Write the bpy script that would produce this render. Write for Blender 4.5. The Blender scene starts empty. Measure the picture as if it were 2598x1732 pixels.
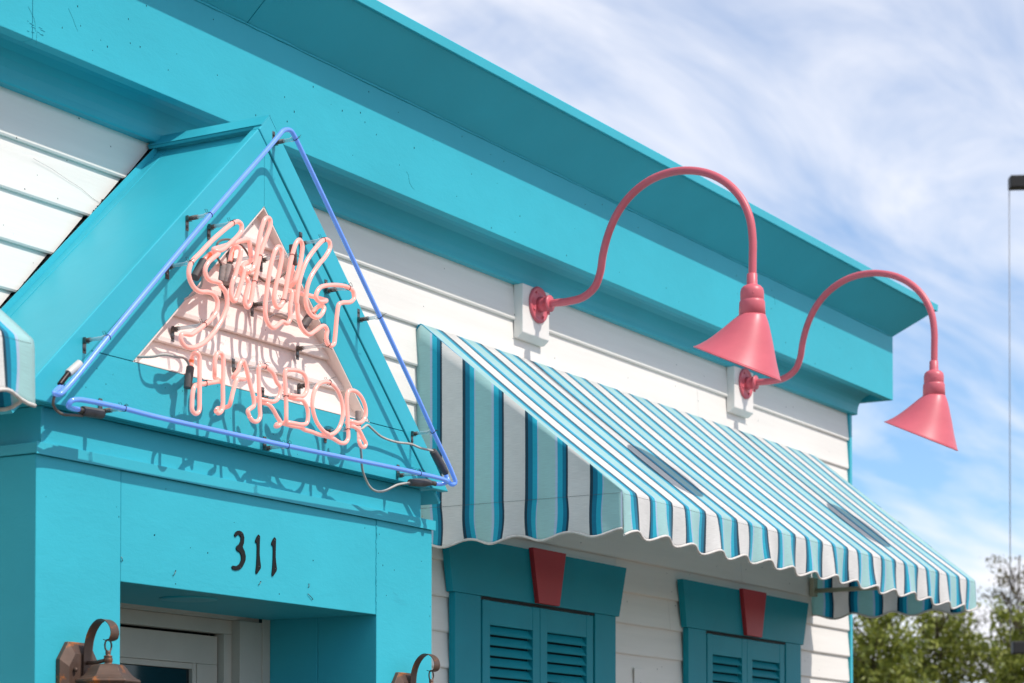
import bpy, bmesh, math, random
from mathutils import Vector, Matrix, noise as mnoise
R = math.radians
random.seed(7)
D = bpy.data
scene = bpy.context.scene
COL = scene.collection

# ------------------------------------------------------------------ camera
cam_d = D.cameras.new("camera")
cam = D.objects.new("camera", cam_d)
COL.objects.link(cam)
scene.camera = cam
YAW, PIT = R(59.321), R(1.538)
fw = Vector((math.sin(YAW)*math.cos(PIT), math.cos(YAW)*math.cos(PIT), math.sin(PIT)))
rt = Vector((math.cos(YAW), -math.sin(YAW), 0))
up = rt.cross(fw)
m3 = Matrix((rt, up, -fw)).transposed()
cam.matrix_world = Matrix.Translation((0, 0, 1.6)) @ m3.to_4x4()
cam_d.sensor_width = 36.0
cam_d.sensor_fit = 'HORIZONTAL'
cam_d.lens = 5779.8/2598*36.0
cam_d.shift_y = (1893.8-866)/2598
cam_d.clip_start = 0.1
cam_d.clip_end = 2000
cam_d.dof.use_dof = True
cam_d.dof.focus_distance = 7.9
cam_d.dof.aperture_fstop = 4.8

# ------------------------------------------------------------------ world, sun, exposure
SUNV = Vector((0.07, -1.0, 1.31)).normalized()
world = D.worlds.new("World")
scene.world = world
world.use_nodes = True
wt = world.node_tree
for n in list(wt.nodes): wt.nodes.remove(n)
def wn(t, **k):
    n = wt.nodes.new(t)
    for a, b in k.items(): setattr(n, a, b)
    return n
wo = wn('ShaderNodeOutputWorld')
bg = wn('ShaderNodeBackground'); bg.inputs[1].default_value = 0.15
sky = wn('ShaderNodeTexSky'); sky.sky_type = 'NISHITA'; sky.sun_disc = False
sky.sun_elevation = math.asin(SUNV.z); sky.sun_rotation = math.pi - 0.07
sky.altitude = 20; sky.air_density = 1.0; sky.dust_density = 0.0; sky.ozone_density = 3.0
tc = wn('ShaderNodeTexCoord')
sep = wn('ShaderNodeSeparateXYZ'); wt.links.new(tc.outputs['Generated'], sep.inputs[0])
def wm(op, a, b=None, c=None):
    n = wn('ShaderNodeMath'); n.operation = op
    for i, v in enumerate((a, b, c)):
        if v is None: continue
        if isinstance(v, (int, float)): n.inputs[i].default_value = v
        else: wt.links.new(v, n.inputs[i])
    return n.outputs[0]
# high thin cloud sheet: directions projected on a flat layer overhead
zz = wm('ADD', wm('MAXIMUM', sep.outputs[2], 0.0), 0.10)
px = wm('DIVIDE', sep.outputs[0], zz)
py = wm('DIVIDE', sep.outputs[1], zz)
comb = wn('ShaderNodeCombineXYZ'); wt.links.new(px, comb.inputs[0]); wt.links.new(py, comb.inputs[1])
mp = wn('ShaderNodeMapping'); wt.links.new(comb.outputs[0], mp.inputs[0])
mp.inputs['Rotation'].default_value = (0, 0, R(30)); mp.inputs['Scale'].default_value = (0.55, 1.5, 1)
mp.inputs['Location'].default_value = (11.45, 5.0, 0)
n1 = wn('ShaderNodeTexNoise'); n1.inputs['Scale'].default_value = 0.62; n1.inputs['Detail'].default_value = 7
n1.inputs['Roughness'].default_value = 0.52; n1.inputs['Distortion'].default_value = 0.6
wt.links.new(mp.outputs[0], n1.inputs['Vector'])
n2 = wn('ShaderNodeTexNoise'); n2.inputs['Scale'].default_value = 2.6; n2.inputs['Detail'].default_value = 5
n2.inputs['Roughness'].default_value = 0.6; n2.inputs['Distortion'].default_value = 1.0
wt.links.new(mp.outputs[0], n2.inputs['Vector'])
cm = wm('ADD', wm('MULTIPLY', n1.outputs['Fac'], 0.78), wm('MULTIPLY', n2.outputs['Fac'], 0.22))
ramp = wn('ShaderNodeValToRGB')
ramp.color_ramp.elements[0].position = 0.415; ramp.color_ramp.elements[0].color = (0.05, 0.05, 0.05, 1)
ramp.color_ramp.elements[1].position = 0.57; ramp.color_ramp.elements[1].color = (1, 1, 1, 1)
wt.links.new(cm, ramp.inputs[0])
mixc = wn('ShaderNodeMix'); mixc.data_type = 'RGBA'
wt.links.new(ramp.outputs[0], mixc.inputs[0])
tint = wn('ShaderNodeMix'); tint.data_type = 'RGBA'; tint.blend_type = 'MULTIPLY'; tint.inputs[0].default_value = 1.0
wt.links.new(sky.outputs[0], tint.inputs[6]); tint.inputs[7].default_value = (0.62, 0.76, 0.87, 1)
wt.links.new(tint.outputs[2], mixc.inputs[6])
mixc.inputs[7].default_value = (5.35, 5.4, 5.75, 1)
wt.links.new(mixc.outputs[2], bg.inputs[0])
wt.links.new(bg.outputs[0], wo.inputs[0])

sun_d = D.lights.new("sun", 'SUN'); sun_d.energy = 2.8; sun_d.angle = R(0.53); sun_d.color = (1.0, 0.945, 0.87)
sun = D.objects.new("sun", sun_d); COL.objects.link(sun)
sun.rotation_euler = (-SUNV).to_track_quat('-Z', 'Y').to_euler(); sun.location = (0, -20, 30)
scene.view_settings.view_transform = 'Standard'
scene.view_settings.look = 'None'
scene.view_settings.gamma = 1
scene.view_settings.exposure = 0.36
scene.view_settings.use_curve_mapping = False

# ------------------------------------------------------------------ materials
def mat(name, color, rough=0.5, spec=0.5, metal=0.0, noise=None, bump=None, coat=0, emit=None, specks=0, sheen=0, dirt=None):
    """noise=(scale vec, amount)  bump=(scale vec, strength, distance)"""
    m = D.materials.new(name); m.use_nodes = True
    nt = m.node_tree; b = nt.nodes['Principled BSDF']
    b.inputs['Base Color'].default_value = (*color, 1)
    b.inputs['Roughness'].default_value = rough
    b.inputs['Specular IOR Level'].default_value = spec
    b.inputs['Metallic'].default_value = metal
    if coat: b.inputs['Coat Weight'].default_value = coat; b.inputs['Coat Roughness'].default_value = 0.12
    if sheen: b.inputs['Sheen Weight'].default_value = sheen; b.inputs['Sheen Roughness'].default_value = 0.45
    if emit: b.inputs['Emission Color'].default_value = (*emit[0], 1); b.inputs['Emission Strength'].default_value = emit[1]
    t = nt.nodes.new('ShaderNodeTexCoord')
    col = None
    def nz(scale, detail=4, rough=0.6, dist=0.0):
        mpn = nt.nodes.new('ShaderNodeMapping'); mpn.inputs['Scale'].default_value = scale
        nt.links.new(t.outputs['Object'], mpn.inputs[0])
        n = nt.nodes.new('ShaderNodeTexNoise'); n.inputs['Scale'].default_value = 1; n.inputs['Detail'].default_value = detail
        n.inputs['Roughness'].default_value = rough; n.inputs['Distortion'].default_value = dist
        nt.links.new(mpn.outputs[0], n.inputs['Vector'])
        return n.outputs['Fac']
    def mixrgb(fac, a, bb):
        x = nt.nodes.new('ShaderNodeMix'); x.data_type = 'RGBA'
        nt.links.new(fac, x.inputs[0])
        for i, v in ((6, a), (7, bb)):
            if isinstance(v, tuple): x.inputs[i].default_value = (*v, 1)
            else: nt.links.new(v, x.inputs[i])
        return x.outputs[2]
    def ramp2(f, p0, p1):
        r_ = nt.nodes.new('ShaderNodeMapRange'); r_.inputs[1].default_value = p0; r_.inputs[2].default_value = p1
        nt.links.new(f, r_.inputs[0]); return r_.outputs[0]
    if noise:
        f = ramp2(nz(noise[0], 5), 0.3, 0.7)
        a = noise[1]
        col = mixrgb(f, tuple(min(1, c*(1-a)) for c in color), tuple(min(1, c*(1+a*0.6)) for c in color))
    if dirt:
        f = ramp2(nz(dirt[1], 6, 0.7, 0.5), dirt[2], dirt[3])
        col = mixrgb(f, col if col else color, dirt[0])
    if specks:
        v = nt.nodes.new('ShaderNodeTexVoronoi'); v.inputs['Scale'].default_value = specks
        nt.links.new(t.outputs['Object'], v.inputs['Vector'])
        wn_ = nt.nodes.new('ShaderNodeMath'); wn_.operation = 'LESS_THAN'; wn_.inputs[1].default_value = 0.065
        nt.links.new(v.outputs['Distance'], wn_.inputs[0])
        sp = nt.nodes.new('ShaderNodeSeparateColor'); nt.links.new(v.outputs['Color'], sp.inputs[0])
        w2 = nt.nodes.new('ShaderNodeMath'); w2.operation = 'LESS_THAN'; w2.inputs[1].default_value = 0.35
        nt.links.new(sp.outputs[0], w2.inputs[0])
        w3 = nt.nodes.new('ShaderNodeMath'); w3.operation = 'MULTIPLY'
        nt.links.new(wn_.outputs[0], w3.inputs[0]); nt.links.new(w2.outputs[0], w3.inputs[1])
        col = mixrgb(w3.outputs[0], col if col else color, tuple(c*0.18 for c in color))
    if col is not None: nt.links.new(col, b.inputs['Base Color'])
    if bump:
        bl = bump if isinstance(bump, list) else [bump]
        prev = None
        for sc, st, di in bl:
            bn = nt.nodes.new('ShaderNodeBump'); bn.inputs['Strength'].default_value = st; bn.inputs['Distance'].default_value = di
            nt.links.new(nz(sc, 5, 0.65, 0.3), bn.inputs['Height'])
            if prev: nt.links.new(prev, bn.inputs['Normal'])
            prev = bn.outputs[0]
        nt.links.new(prev, b.inputs['Normal'])
    return m

TEALC = (0.042, 0.455, 0.565)
PAINTB = [((7, 7, 13), 0.28, 0.006), ((28, 60, 90), 0.30, 0.0015), ((150, 150, 300), 0.25, 0.0006)]
M = {}
M['teal'] = mat('teal_paint', TEALC, 0.5, 0.22, noise=((1.6, 1.6, 2.5), 0.07), bump=PAINTB, dirt=((0.038, 0.37, 0.48), (7, 7, 16), 0.66, 0.84))
M['teal_smooth'] = mat('teal_metal_paint', TEALC, 0.42, 0.28, noise=((2, 2, 2), 0.06), bump=[((10, 10, 10), 0.3, 0.004), ((90, 90, 90), 0.15, 0.0005)])
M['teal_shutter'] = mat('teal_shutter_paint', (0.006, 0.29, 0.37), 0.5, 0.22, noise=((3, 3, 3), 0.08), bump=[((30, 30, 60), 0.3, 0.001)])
M['white'] = mat('white_clapboard_paint', (0.85, 0.80, 0.745), 0.5, 0.4, noise=((0.8, 3, 14), 0.06), bump=[((5, 30, 60), 0.4, 0.0018), ((20, 200, 260), 0.3, 0.0006)], specks=20.0)
M['white_smooth'] = mat('white_trim_paint', (0.85, 0.80, 0.75), 0.42, 0.45, noise=((3, 3, 3), 0.04), bump=[((40, 40, 40), 0.25, 0.0008)])
M['cream'] = mat('white_paint_neon_glow', (0.88, 0.78, 0.72), 0.55, 0.35, noise=((2, 3, 9), 0.05), bump=[((6, 60, 90), 0.55, 0.002), ((30, 200, 260), 0.35, 0.0008)], specks=30.0)  # white boards, part of the neon's pink glow put into their colour
M['tar'] = mat('black_caulk', (0.012, 0.013, 0.014), 0.7, 0.3, bump=[((60, 60, 60), 0.8, 0.003)])
M['crack'] = mat('cracked_teal_paint', (0.02, 0.20, 0.26), 0.8, 0.1)
M['seam'] = mat('dark_joint', (0.01, 0.03, 0.04), 0.9, 0.1)
M['pink'] = mat('coral_pink_enamel', (0.68, 0.135, 0.17), 0.40, 0.45, noise=((5, 5, 9), 0.08), bump=[((40, 40, 40), 0.18, 0.0008)])
M['red'] = mat('dark_red_paint', (0.52, 0.032, 0.040), 0.45, 0.4, noise=((5, 5, 5), 0.08), bump=[((40, 40, 40), 0.3, 0.001)])
M['neonpink'] = mat('lit_pink_neon_glass', (0.88, 0.38, 0.33), 0.15, 0.5, noise=((9, 9, 9), 0.05), coat=0.5, emit=((1.0, 0.36, 0.28), 0.42))
M['neonblue'] = mat('lit_blue_neon_glass', (0.15, 0.31, 0.82), 0.2, 0.5, noise=((6, 6, 6), 0.12), coat=0.5, emit=((0.16, 0.36, 1.0), 0.20))
M['orange'] = mat('orange_electrode_paint', (0.80, 0.17, 0.07), 0.4, 0.4, noise=((60, 60, 60), 0.4), emit=((1.0, 0.25, 0.1), 0.25))
M['boot'] = mat('grey_rubber_boot', (0.11, 0.105, 0.105), 0.6, 0.35, noise=((30, 30, 30), 0.3), bump=[((120, 120, 120), 0.4, 0.0008)])
M['bootlight'] = mat('weathered_grey_boot', (0.34, 0.30, 0.28), 0.6, 0.35, noise=((40, 40, 40), 0.3))
M['wire'] = mat('pale_gto_cable', (0.50, 0.47, 0.43), 0.5, 0.4, noise=((60, 60, 60), 0.2))
M['wiredark'] = mat('brown_gto_cable', (0.16, 0.13, 0.11), 0.5, 0.4)
M['tie'] = mat('dark_tie_wire', (0.03, 0.02, 0.02), 0.4, 0.5, metal=0.6)
M['chrome'] = mat('zinc_clip', (0.17, 0.165, 0.155), 0.30, 0.5, metal=0.9, noise=((80, 80, 80), 0.5), bump=[((150, 150, 150), 0.5, 0.0008)])
M['ceramic'] = mat('brown_socket', (0.10, 0.085, 0.07), 0.35, 0.5, noise=((80, 80, 80), 0.4))
M['black'] = mat('black_enamel', (0.006, 0.006, 0.006), 0.5, 0.25)
M['bronze'] = mat('rusting_bronze', (0.125, 0.075, 0.055), 0.48, 0.4, metal=0.25, noise=((14, 14, 14), 0.25), dirt=((0.42, 0.13, 0.025), (13, 9, 12), 0.55, 0.66), bump=[((60, 60, 60), 0.3, 0.001)])
M['doorwhite'] = mat('aged_white_door_paint', (0.52, 0.50, 0.45), 0.5, 0.4, noise=((5, 5, 5), 0.08), bump=[((50, 50, 50), 0.25, 0.001)])
M['darkglass'] = mat('dark_door_glass', (0.004, 0.012, 0.018), 0.08, 0.6)
M['frame'] = mat('beige_awning_tube', (0.46, 0.42, 0.30), 0.4, 0.4, metal=0.2)
M['hem'] = mat('cream_hem_tape', (0.68, 0.64, 0.60), 0.8, 0.2, noise=((60, 60, 60), 0.15), bump=[((200, 200, 200), 0.4, 0.001)])
M['ground'] = mat('asphalt_lot', (0.120, 0.102, 0.078), 0.9, 0.3, noise=((0.6, 0.6, 0.6), 0.15), bump=[((8, 8, 8), 0.4, 0.01)])
M['roof'] = mat('grey_roof_membrane', (0.25, 0.25, 0.25), 0.9, 0.2)
M['dark'] = mat('dark_steel', (0.03, 0.028, 0.026), 0.5, 0.4, metal=0.3)
M['cable'] = mat('grey_steel_cable', (0.25, 0.25, 0.26), 0.5, 0.4)
M['bark'] = mat('brown_bark', (0.10, 0.075, 0.055), 0.9, 0.2, noise=((8, 8, 3), 0.3))
M['plastic'] = mat('ivory_plastic', (0.62, 0.61, 0.57), 0.4, 0.4)
# clear glass for the tube stand-offs
g = D.materials.new('clear_glass_post'); g.use_nodes = True
b = g.node_tree.nodes['Principled BSDF']
b.inputs['Base Color'].default_value = (0.80, 0.86, 0.88, 1); b.inputs['Roughness'].default_value = 0.05
tr = g.node_tree.nodes.new('ShaderNodeBsdfTransparent'); tr.inputs[0].default_value = (0.86, 0.90, 0.92, 1)
mx = g.node_tree.nodes.new('ShaderNodeMixShader'); fr = g.node_tree.nodes.new('ShaderNodeLayerWeight'); fr.inputs[0].default_value = 0.45
g.node_tree.links.new(fr.outputs['Facing'], mx.inputs[0]); g.node_tree.links.new(tr.outputs[0], mx.inputs[1])
g.node_tree.links.new(b.outputs[0], mx.inputs[2]); g.node_tree.links.new(mx.outputs[0], g.node_tree.nodes['Material Output'].inputs[0])
M['glass'] = g

def leaf_mat(name, c1, c2):
    m = D.materials.new(name); m.use_nodes = True; nt = m.node_tree; b = nt.nodes['Principled BSDF']
    gi = nt.nodes.new('ShaderNodeNewGeometry')
    x = nt.nodes.new('ShaderNodeMix'); x.data_type = 'RGBA'
    x.inputs[6].default_value = (*c1, 1); x.inputs[7].default_value = (*c2, 1)
    nt.links.new(gi.outputs['Random Per Island'], x.inputs[0]); nt.links.new(x.outputs[2], b.inputs['Base Color'])
    b.inputs['Roughness'].default_value = 0.55
    tl = nt.nodes.new('ShaderNodeBsdfTranslucent'); nt.links.new(x.outputs[2], tl.inputs[0])
    ms = nt.nodes.new('ShaderNodeMixShader'); ms.inputs[0].default_value = 0.3
    nt.links.new(b.outputs[0], ms.inputs[1]); nt.links.new(tl.outputs[0], ms.inputs[2]); nt.links.new(ms.outputs[0], nt.nodes['Material Output'].inputs[0])
    return m
M['leaf'] = leaf_mat('olive_green_leaves', (0.11, 0.15, 0.02), (0.36, 0.38, 0.06))
M['leaf2'] = leaf_mat('brownish_new_leaves', (0.10, 0.085, 0.04), (0.17, 0.15, 0.06))

# striped awning canvas: pattern along UV.x (metres), thread lines along UV.y
def canvas_mat():
    m = D.materials.new('striped_awning_canvas'); m.use_nodes = True; nt = m.node_tree; b = nt.nodes['Principled BSDF']
    L = nt.links.new
    uv = nt.nodes.new('ShaderNodeUVMap'); uv.uv_map = 'UVMap'
    sp = nt.nodes.new('ShaderNodeSeparateXYZ'); L(uv.outputs[0], sp.inputs[0])
    dv = nt.nodes.new('ShaderNodeMath'); dv.operation = 'DIVIDE'; dv.inputs[1].default_value = 0.2995; L(sp.outputs[0], dv.inputs[0])
    fr = nt.nodes.new('ShaderNodeMath'); fr.operation = 'FRACT'; L(dv.outputs[0], fr.inputs[0])
    cr = nt.nodes.new('ShaderNodeValToRGB'); cr.color_ramp.interpolation = 'CONSTANT'
    white = (0.88, 0.86, 0.84); navy = (0.020, 0.075, 0.115); blue = (0.010, 0.25, 0.41); teal = (0.03, 0.54, 0.72)
    lav = (0.58, 0.73, 0.88); aqua = (0.50, 0.77, 0.765)
    stops = [(0, white), (0.335, navy), (0.366, blue), (0.415, teal), (0.495, lav), (0.53, aqua), (0.79, lav), (0.805, teal), (0.88, blue), (0.95, navy)]
    e = cr.color_ramp.elements
    e[0].position = 0; e[0].color = (*white, 1)
    e[1].position = stops[1][0]; e[1].color = (*stops[1][1], 1)
    for p, c in stops[2:]:
        q = e.new(p); q.color = (*c, 1)
    L(fr.outputs[0], cr.inputs[0])
    mp_ = nt.nodes.new('ShaderNodeMapping'); mp_.inputs['Scale'].default_value = (22, 700, 1); L(uv.outputs[0], mp_.inputs[0])
    nn = nt.nodes.new('ShaderNodeTexNoise'); nn.inputs['Scale'].default_value = 1; nn.inputs['Detail'].default_value = 2; L(mp_.outputs[0], nn.inputs['Vector'])
    mr = nt.nodes.new('ShaderNodeMapRange'); mr.inputs[1].default_value = 0.35; mr.inputs[2].default_value = 0.75; mr.inputs[3].default_value = 0.95; mr.inputs[4].default_value = 1.12
    L(nn.outputs['Fac'], mr.inputs[0])
    ml = nt.nodes.new('ShaderNodeVectorMath'); ml.operation = 'SCALE'; L(cr.outputs[0], ml.inputs[0]); L(mr.outputs[0], ml.inputs[3])
    # a little ageing and dust
    nd = nt.nodes.new('ShaderNodeTexNoise'); nd.inputs['Scale'].default_value = 5; nd.inputs['Detail'].default_value = 5; L(uv.outputs[0], nd.inputs['Vector'])
    md = nt.nodes.new('ShaderNodeMapRange'); md.inputs[1].default_value = 0.35; md.inputs[2].default_value = 0.7; md.inputs[3].default_value = 0.93; md.inputs[4].default_value = 1.02
    L(nd.outputs['Fac'], md.inputs[0])
    ml2 = nt.nodes.new('ShaderNodeVectorMath'); ml2.operation = 'SCALE'; L(ml.outputs[0], ml2.inputs[0]); L(md.outputs[0], ml2.inputs[3])
    L(ml2.outputs[0], b.inputs['Base Color'])
    b.inputs['Roughness'].default_value = 0.85; b.inputs['Specular IOR Level'].default_value = 0.25
    b.inputs['Sheen Weight'].default_value = 0.3; b.inputs['Sheen Roughness'].default_value = 0.45
    w = nt.nodes.new('ShaderNodeTexNoise'); w.inputs['Scale'].default_value = 900; L(uv.outputs[0], w.inputs['Vector'])
    bn = nt.nodes.new('ShaderNodeBump'); bn.inputs['Strength'].default_value = 0.2; bn.inputs['Distance'].default_value = 0.001
    L(w.outputs['Fac'], bn.inputs['Height']); L(bn.outputs[0], b.inputs['Normal'])
    tl = nt.nodes.new('ShaderNodeBsdfTranslucent'); L(ml2.outputs[0], tl.inputs[0])
    ms = nt.nodes.new('ShaderNodeMixShader'); ms.inputs[0].default_value = 0.36
    L(b.outputs[0], ms.inputs[1]); L(tl.outputs[0], ms.inputs[2]); L(ms.outputs[0], nt.nodes['Material Output'].inputs[0])
    return m
M['canvas'] = canvas_mat()

# ------------------------------------------------------------------ mesh helpers (world coordinates)
class MB:
    def __init__(s): s.v = []; s.f = []; s.sm = []; s.uv = {}
    def add(s, vs, fs, smooth=False):
        o = len(s.v); s.v += [tuple(p) for p in vs]
        for f in fs: s.f.append([i+o for i in f]); s.sm.append(smooth)
        return s
    def box(s, x0, x1, y0, y1, z0, z1):
        vs = [(x0,y0,z0),(x1,y0,z0),(x1,y1,z0),(x0,y1,z0),(x0,y0,z1),(x1,y0,z1),(x1,y1,z1),(x0,y1,z1)]
        return s.add(vs, [(0,3,2,1),(4,5,6,7),(0,1,5,4),(1,2,6,5),(2,3,7,6),(3,0,4,7)])
    def prism_y(s, pts, y0, y1):
        """polygon in (x,z), counter-clockwise seen from -Y, extruded y0..y1"""
        n = len(pts)
        vs = [(p[0], y0, p[1]) for p in pts]+[(p[0], y1, p[1]) for p in pts]
        fs = [list(range(n)), list(range(2*n-1, n-1, -1))]+[(i, i+n, (i+1) % n+n, (i+1) % n) for i in range(n)]
        return s.add(vs, fs)
    def prism_x(s, pts, x0, x1, slant0=0, slant1=0):
        """polygon in (y,z) extruded along x"""
        n = len(pts)
        vs = [(x0, *p) for p in pts]+[(x1, *p) for p in pts]
        fs = [list(range(n)), list(range(2*n-1, n-1, -1))]+[(i, i+n, (i+1) % n+n, (i+1) % n) for i in range(n)]
        return s.add(vs, fs)
    def tube(s, pts, r, seg=12, sub=0, caps=True, flat=None):
        P = [Vector(p) for p in pts]
        if sub: P = crom(P, sub)
        rr = r if isinstance(r, (list, tuple)) else [r]*len(P)
        if len(rr) != len(P):
            rr = [rr[min(len(rr)-1, int(i*(len(rr)-1)/(len(P)-1)+.5))] for i in range(len(P))]
        t0 = (P[1]-P[0]).normalized()
        a = Vector((0, 0, 1)) if abs(t0.z) < 0.9 else Vector((1, 0, 0))
        n_ = t0.cross(a).normalized(); rings = []
        for i, p in enumerate(P):
            t = (P[min(i+1, len(P)-1)]-P[max(i-1, 0)])
            if t.length < 1e-9: t = t0
            t = t.normalized()
            n_ = (n_-t*n_.dot(t)).normalized(); bb = t.cross(n_)
            rings.append([p+(n_*math.cos(2*math.pi*k/seg)+bb*math.sin(2*math.pi*k/seg))*rr[i] for k in range(seg)])
        vs = [q for ring in rings for q in ring]; fs = []
        for i in range(len(P)-1):
            for k in range(seg):
                k2 = (k+1) % seg
                fs.append((i*seg+k, i*seg+k2, (i+1)*seg+k2, (i+1)*seg+k))
        s.add(vs, fs, True)
        if caps:
            o = len(s.v)-len(vs)
            s.f.append([o+k for k in range(seg-1, -1, -1)]); s.sm.append(False)
            s.f.append([o+(len(P)-1)*seg+k for k in range(seg)]); s.sm.append(False)
        return s
    def lathe(s, prof, c, axis=Vector((0, 0, 1)), seg=32, smooth=True, phase=0):
        """prof = [(radius, height along axis)]"""
        ax = Vector(axis).normalized(); a = Vector((1, 0, 0)) if abs(ax.x) < 0.9 else Vector((0, 1, 0))
        e1 = (a-ax*a.dot(ax)).normalized(); e2 = ax.cross(e1); c = Vector(c)
        vs = []
        for r_, h in prof:
            for k in range(seg):
                t = 2*math.pi*k/seg+phase
                vs.append(c+ax*h+(e1*math.cos(t)+e2*math.sin(t))*r_)
        fs = []
        for i in range(len(prof)-1):
            for k in range(seg):
                k2 = (k+1) % seg
                fs.append((i*seg+k, i*seg+k2, (i+1)*seg+k2, (i+1)*seg+k))
        fs.append(list(range(seg-1, -1, -1))); n0 = (len(prof)-1)*seg; fs.append([n0+k for k in range(seg)])
        return s.add(vs, fs, smooth)
    def build(s, name, material, parent=None, bevel=0, smooth_angle=None, solid=0):
        me = D.meshes.new(name); me.from_pydata(s.v, [], s.f); me.update()
        for p, q in zip(me.polygons, s.sm): p.use_smooth = q
        me.materials.append(material)
        if s.uv:
            ul = me.uv_layers.new(name='UVMap')
            for lp in me.loops: ul.data[lp.index].uv = s.uv[lp.vertex_index]
        bm = bmesh.new(); bm.from_mesh(me)
        bmesh.ops.recalc_face_normals(bm, faces=bm.faces) if not s.uv else None
        bm.to_mesh(me); bm.free()
        o = D.objects.new(name, me); COL.objects.link(o)
        if parent:
            o.parent = parent
            o.location = -world_loc(parent)
        if bevel:
            b_ = o.modifiers.new('bevel', 'BEVEL'); b_.width = bevel; b_.segments = 2; b_.limit_method = 'ANGLE'; b_.angle_limit = R(40)
        if solid:
            b_ = o.modifiers.new('solidify', 'SOLIDIFY'); b_.thickness = solid; b_.offset = 0
        return o
def world_loc(o):
    v = Vector((0, 0, 0))
    while o: v = v+o.location; o = o.parent
    return v
def crom(P, sub):
    out = []
    n = len(P)
    for i in range(n-1):
        p0 = P[i-1] if i else P[0]*2-P[1]; p1 = P[i]; p2 = P[i+1]; p3 = P[i+2] if i+2 < n else P[n-1]*2-P[n-2]
        d1 = max((p1-p0).length, 1e-5)**.5; d2 = max((p2-p1).length, 1e-5)**.5; d3 = max((p3-p2).length, 1e-5)**.5
        m1 = ((p1-p0)/d1-(p2-p0)/(d1+d2)+(p2-p1)/d2)*d2; m2 = ((p2-p1)/d2-(p3-p1)/(d2+d3)+(p3-p2)/d3)*d2
        for k in range(sub):
            t = k/sub
            out.append(p1*(2*t**3-3*t**2+1)+m1*(t**3-2*t**2+t)+p2*(-2*t**3+3*t**2)+m2*(t**3-t**2))
    out.append(P[-1]); return out
def thing(name, label, cat, loc, group=None):
    o = D.objects.new(name, None); COL.objects.link(o); o.location = loc; o.empty_display_size = 0.1
    o['label'] = label; o['category'] = cat
    if group: o['group'] = group
    return o
def copy_tree(o, parent=None):
    c = o.copy(); COL.objects.link(c)
    if parent: c.parent = parent
    for ch in list(o.children): copy_tree(ch, c)
    return c
def link_copy(src, name, parent, loc):
    c = D.objects.new(name, src.data); COL.objects.link(c); c.parent = parent; c.location = loc
    for md in src.modifiers:
        m2 = c.modifiers.new(md.name, md.type)
        if md.type == 'BEVEL': m2.width = md.width; m2.segments = md.segments; m2.limit_method = md.limit_method; m2.angle_limit = md.angle_limit
    return c

# ------------------------------------------------------------------ setting
gr = MB(); gr.box(-400, 600, -400, 600, -0.3, 0.0)
o = gr.build('ground', M['ground']); o['kind'] = 'structure'
# ------------------------------------------------------------------ the shop building
B = thing('shop_building', 'turquoise and white clapboard shop with a deep cornice, door porch and triangular gable', 'building', (6, 5, 0))
WY = 4.93            # face of the siding
XE = 12.06           # right end of the building
# body behind the cladding
body = MB(); body.box(-2.0, XE-0.01, 5.14, 11.0, 0, 4.40); body.build('wall', M['white'], B)
sh = MB(); sh.box(-2.0, 4.95, 4.945, 5.13, 0, 3.93); sh.box(4.95, 6.93, 4.945, 5.13, 2.62, 3.93); sh.box(6.93, XE-0.02, 4.945, 5.13, 0, 3.93)
sh.build('sheathing', M['tar'], B)
rf = MB(); rf.box(-2.0, XE, 4.75, 11.0, 4.40, 4.47); rf.build('roof', M['roof'], B)
sw = MB(); sw.box(XE-0.004, XE+0.006, 4.96, 11.0, 0, 3.93); sw.build('end_wall', M['white'], B)

# gable lines (x,z): left slope and right slope of the gable front
AX, AZ = 5.942, 3.858
def zl(x): return AZ+0.94*(x-AX)
def zr(x): return AZ-1.006*(x-AX)
def xl(z): return AX+(z-AZ)/0.94
def xr(z): return AX-(z-AZ)/1.006

# clapboards, every board a part
edges = [3.845, 3.680, 3.517, 3.355, 3.203, 3.052, 2.901, 2.750, 2.599, 2.452, 2.311, 2.165, 2.02, 1.87, 1.72, 1.57, 1.42, 1.27, 1.12, 0.97, 0.82, 0.67, 0.52, 0.37, 0.22]
def board(x0b, x0t, x1b, x1t, z0, z1, j=0.0):
    m = MB(); yb = WY-0.013-j; yt = WY+0.001
    lip = 0.006
    prof = [(yb, z0+lip), (yb+0.003, z0), (WY+0.010, z0), (WY+0.010, z1+0.012), (yt, z1+0.012)]
    def xx(a, b_, z): return a+(b_-a)*(z-z0)/(z1-z0)
    n = len(prof)
    vs = [(xx(x0b, x0t, p[1]), *p) for p in prof]+[(xx(x1b, x1t, p[1]), *p) for p in prof]
    fs = [list(range(n)), list(range(2*n-1, n-1, -1))]+[(i, i+n, (i+1) % n+n, (i+1) % n) for i in range(n)]
    m.add(vs, fs)
    m.build('clapboard', M['white'], B)
for i in range(len(edges)-1):
    z1, z0 = edges[i], edges[i+1]
    j = random.uniform(-0.0015, 0.0015)
    joints = {1: [10.1], 3: [8.9], 5: [9.6], 6: [8.2, 10.6], 7: [9.243], 8: [9.78, 7.5], 10: [11.2]}.get(i, [])
    if z0 >= 2.7:
        jag = random.uniform(-0.004, 0.006)
        board(-2.0, -2.0, xl(z0)+0.027+jag, xl(z1)+0.019+jag, z0, z1, j)
        xs = [xr(z0)-0.03, *joints, 12.03]; top0 = xr(z1)-0.03
    else:
        board(-2.0, -2.0, 4.92, 4.92, z0, z1, j)
        xs = [6.96, *joints, 12.03]; top0 = 6.96
    xs = sorted(xs)
    for k in range(len(xs)-1):
        a = xs[k]+(0.001 if k else 0); bx_ = xs[k+1]-(0.001 if k < len(xs)-2 else 0)
        board(a, top0 if k == 0 else a, bx_, bx_, z0, z1, j+random.uniform(-.001, .001))
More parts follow.
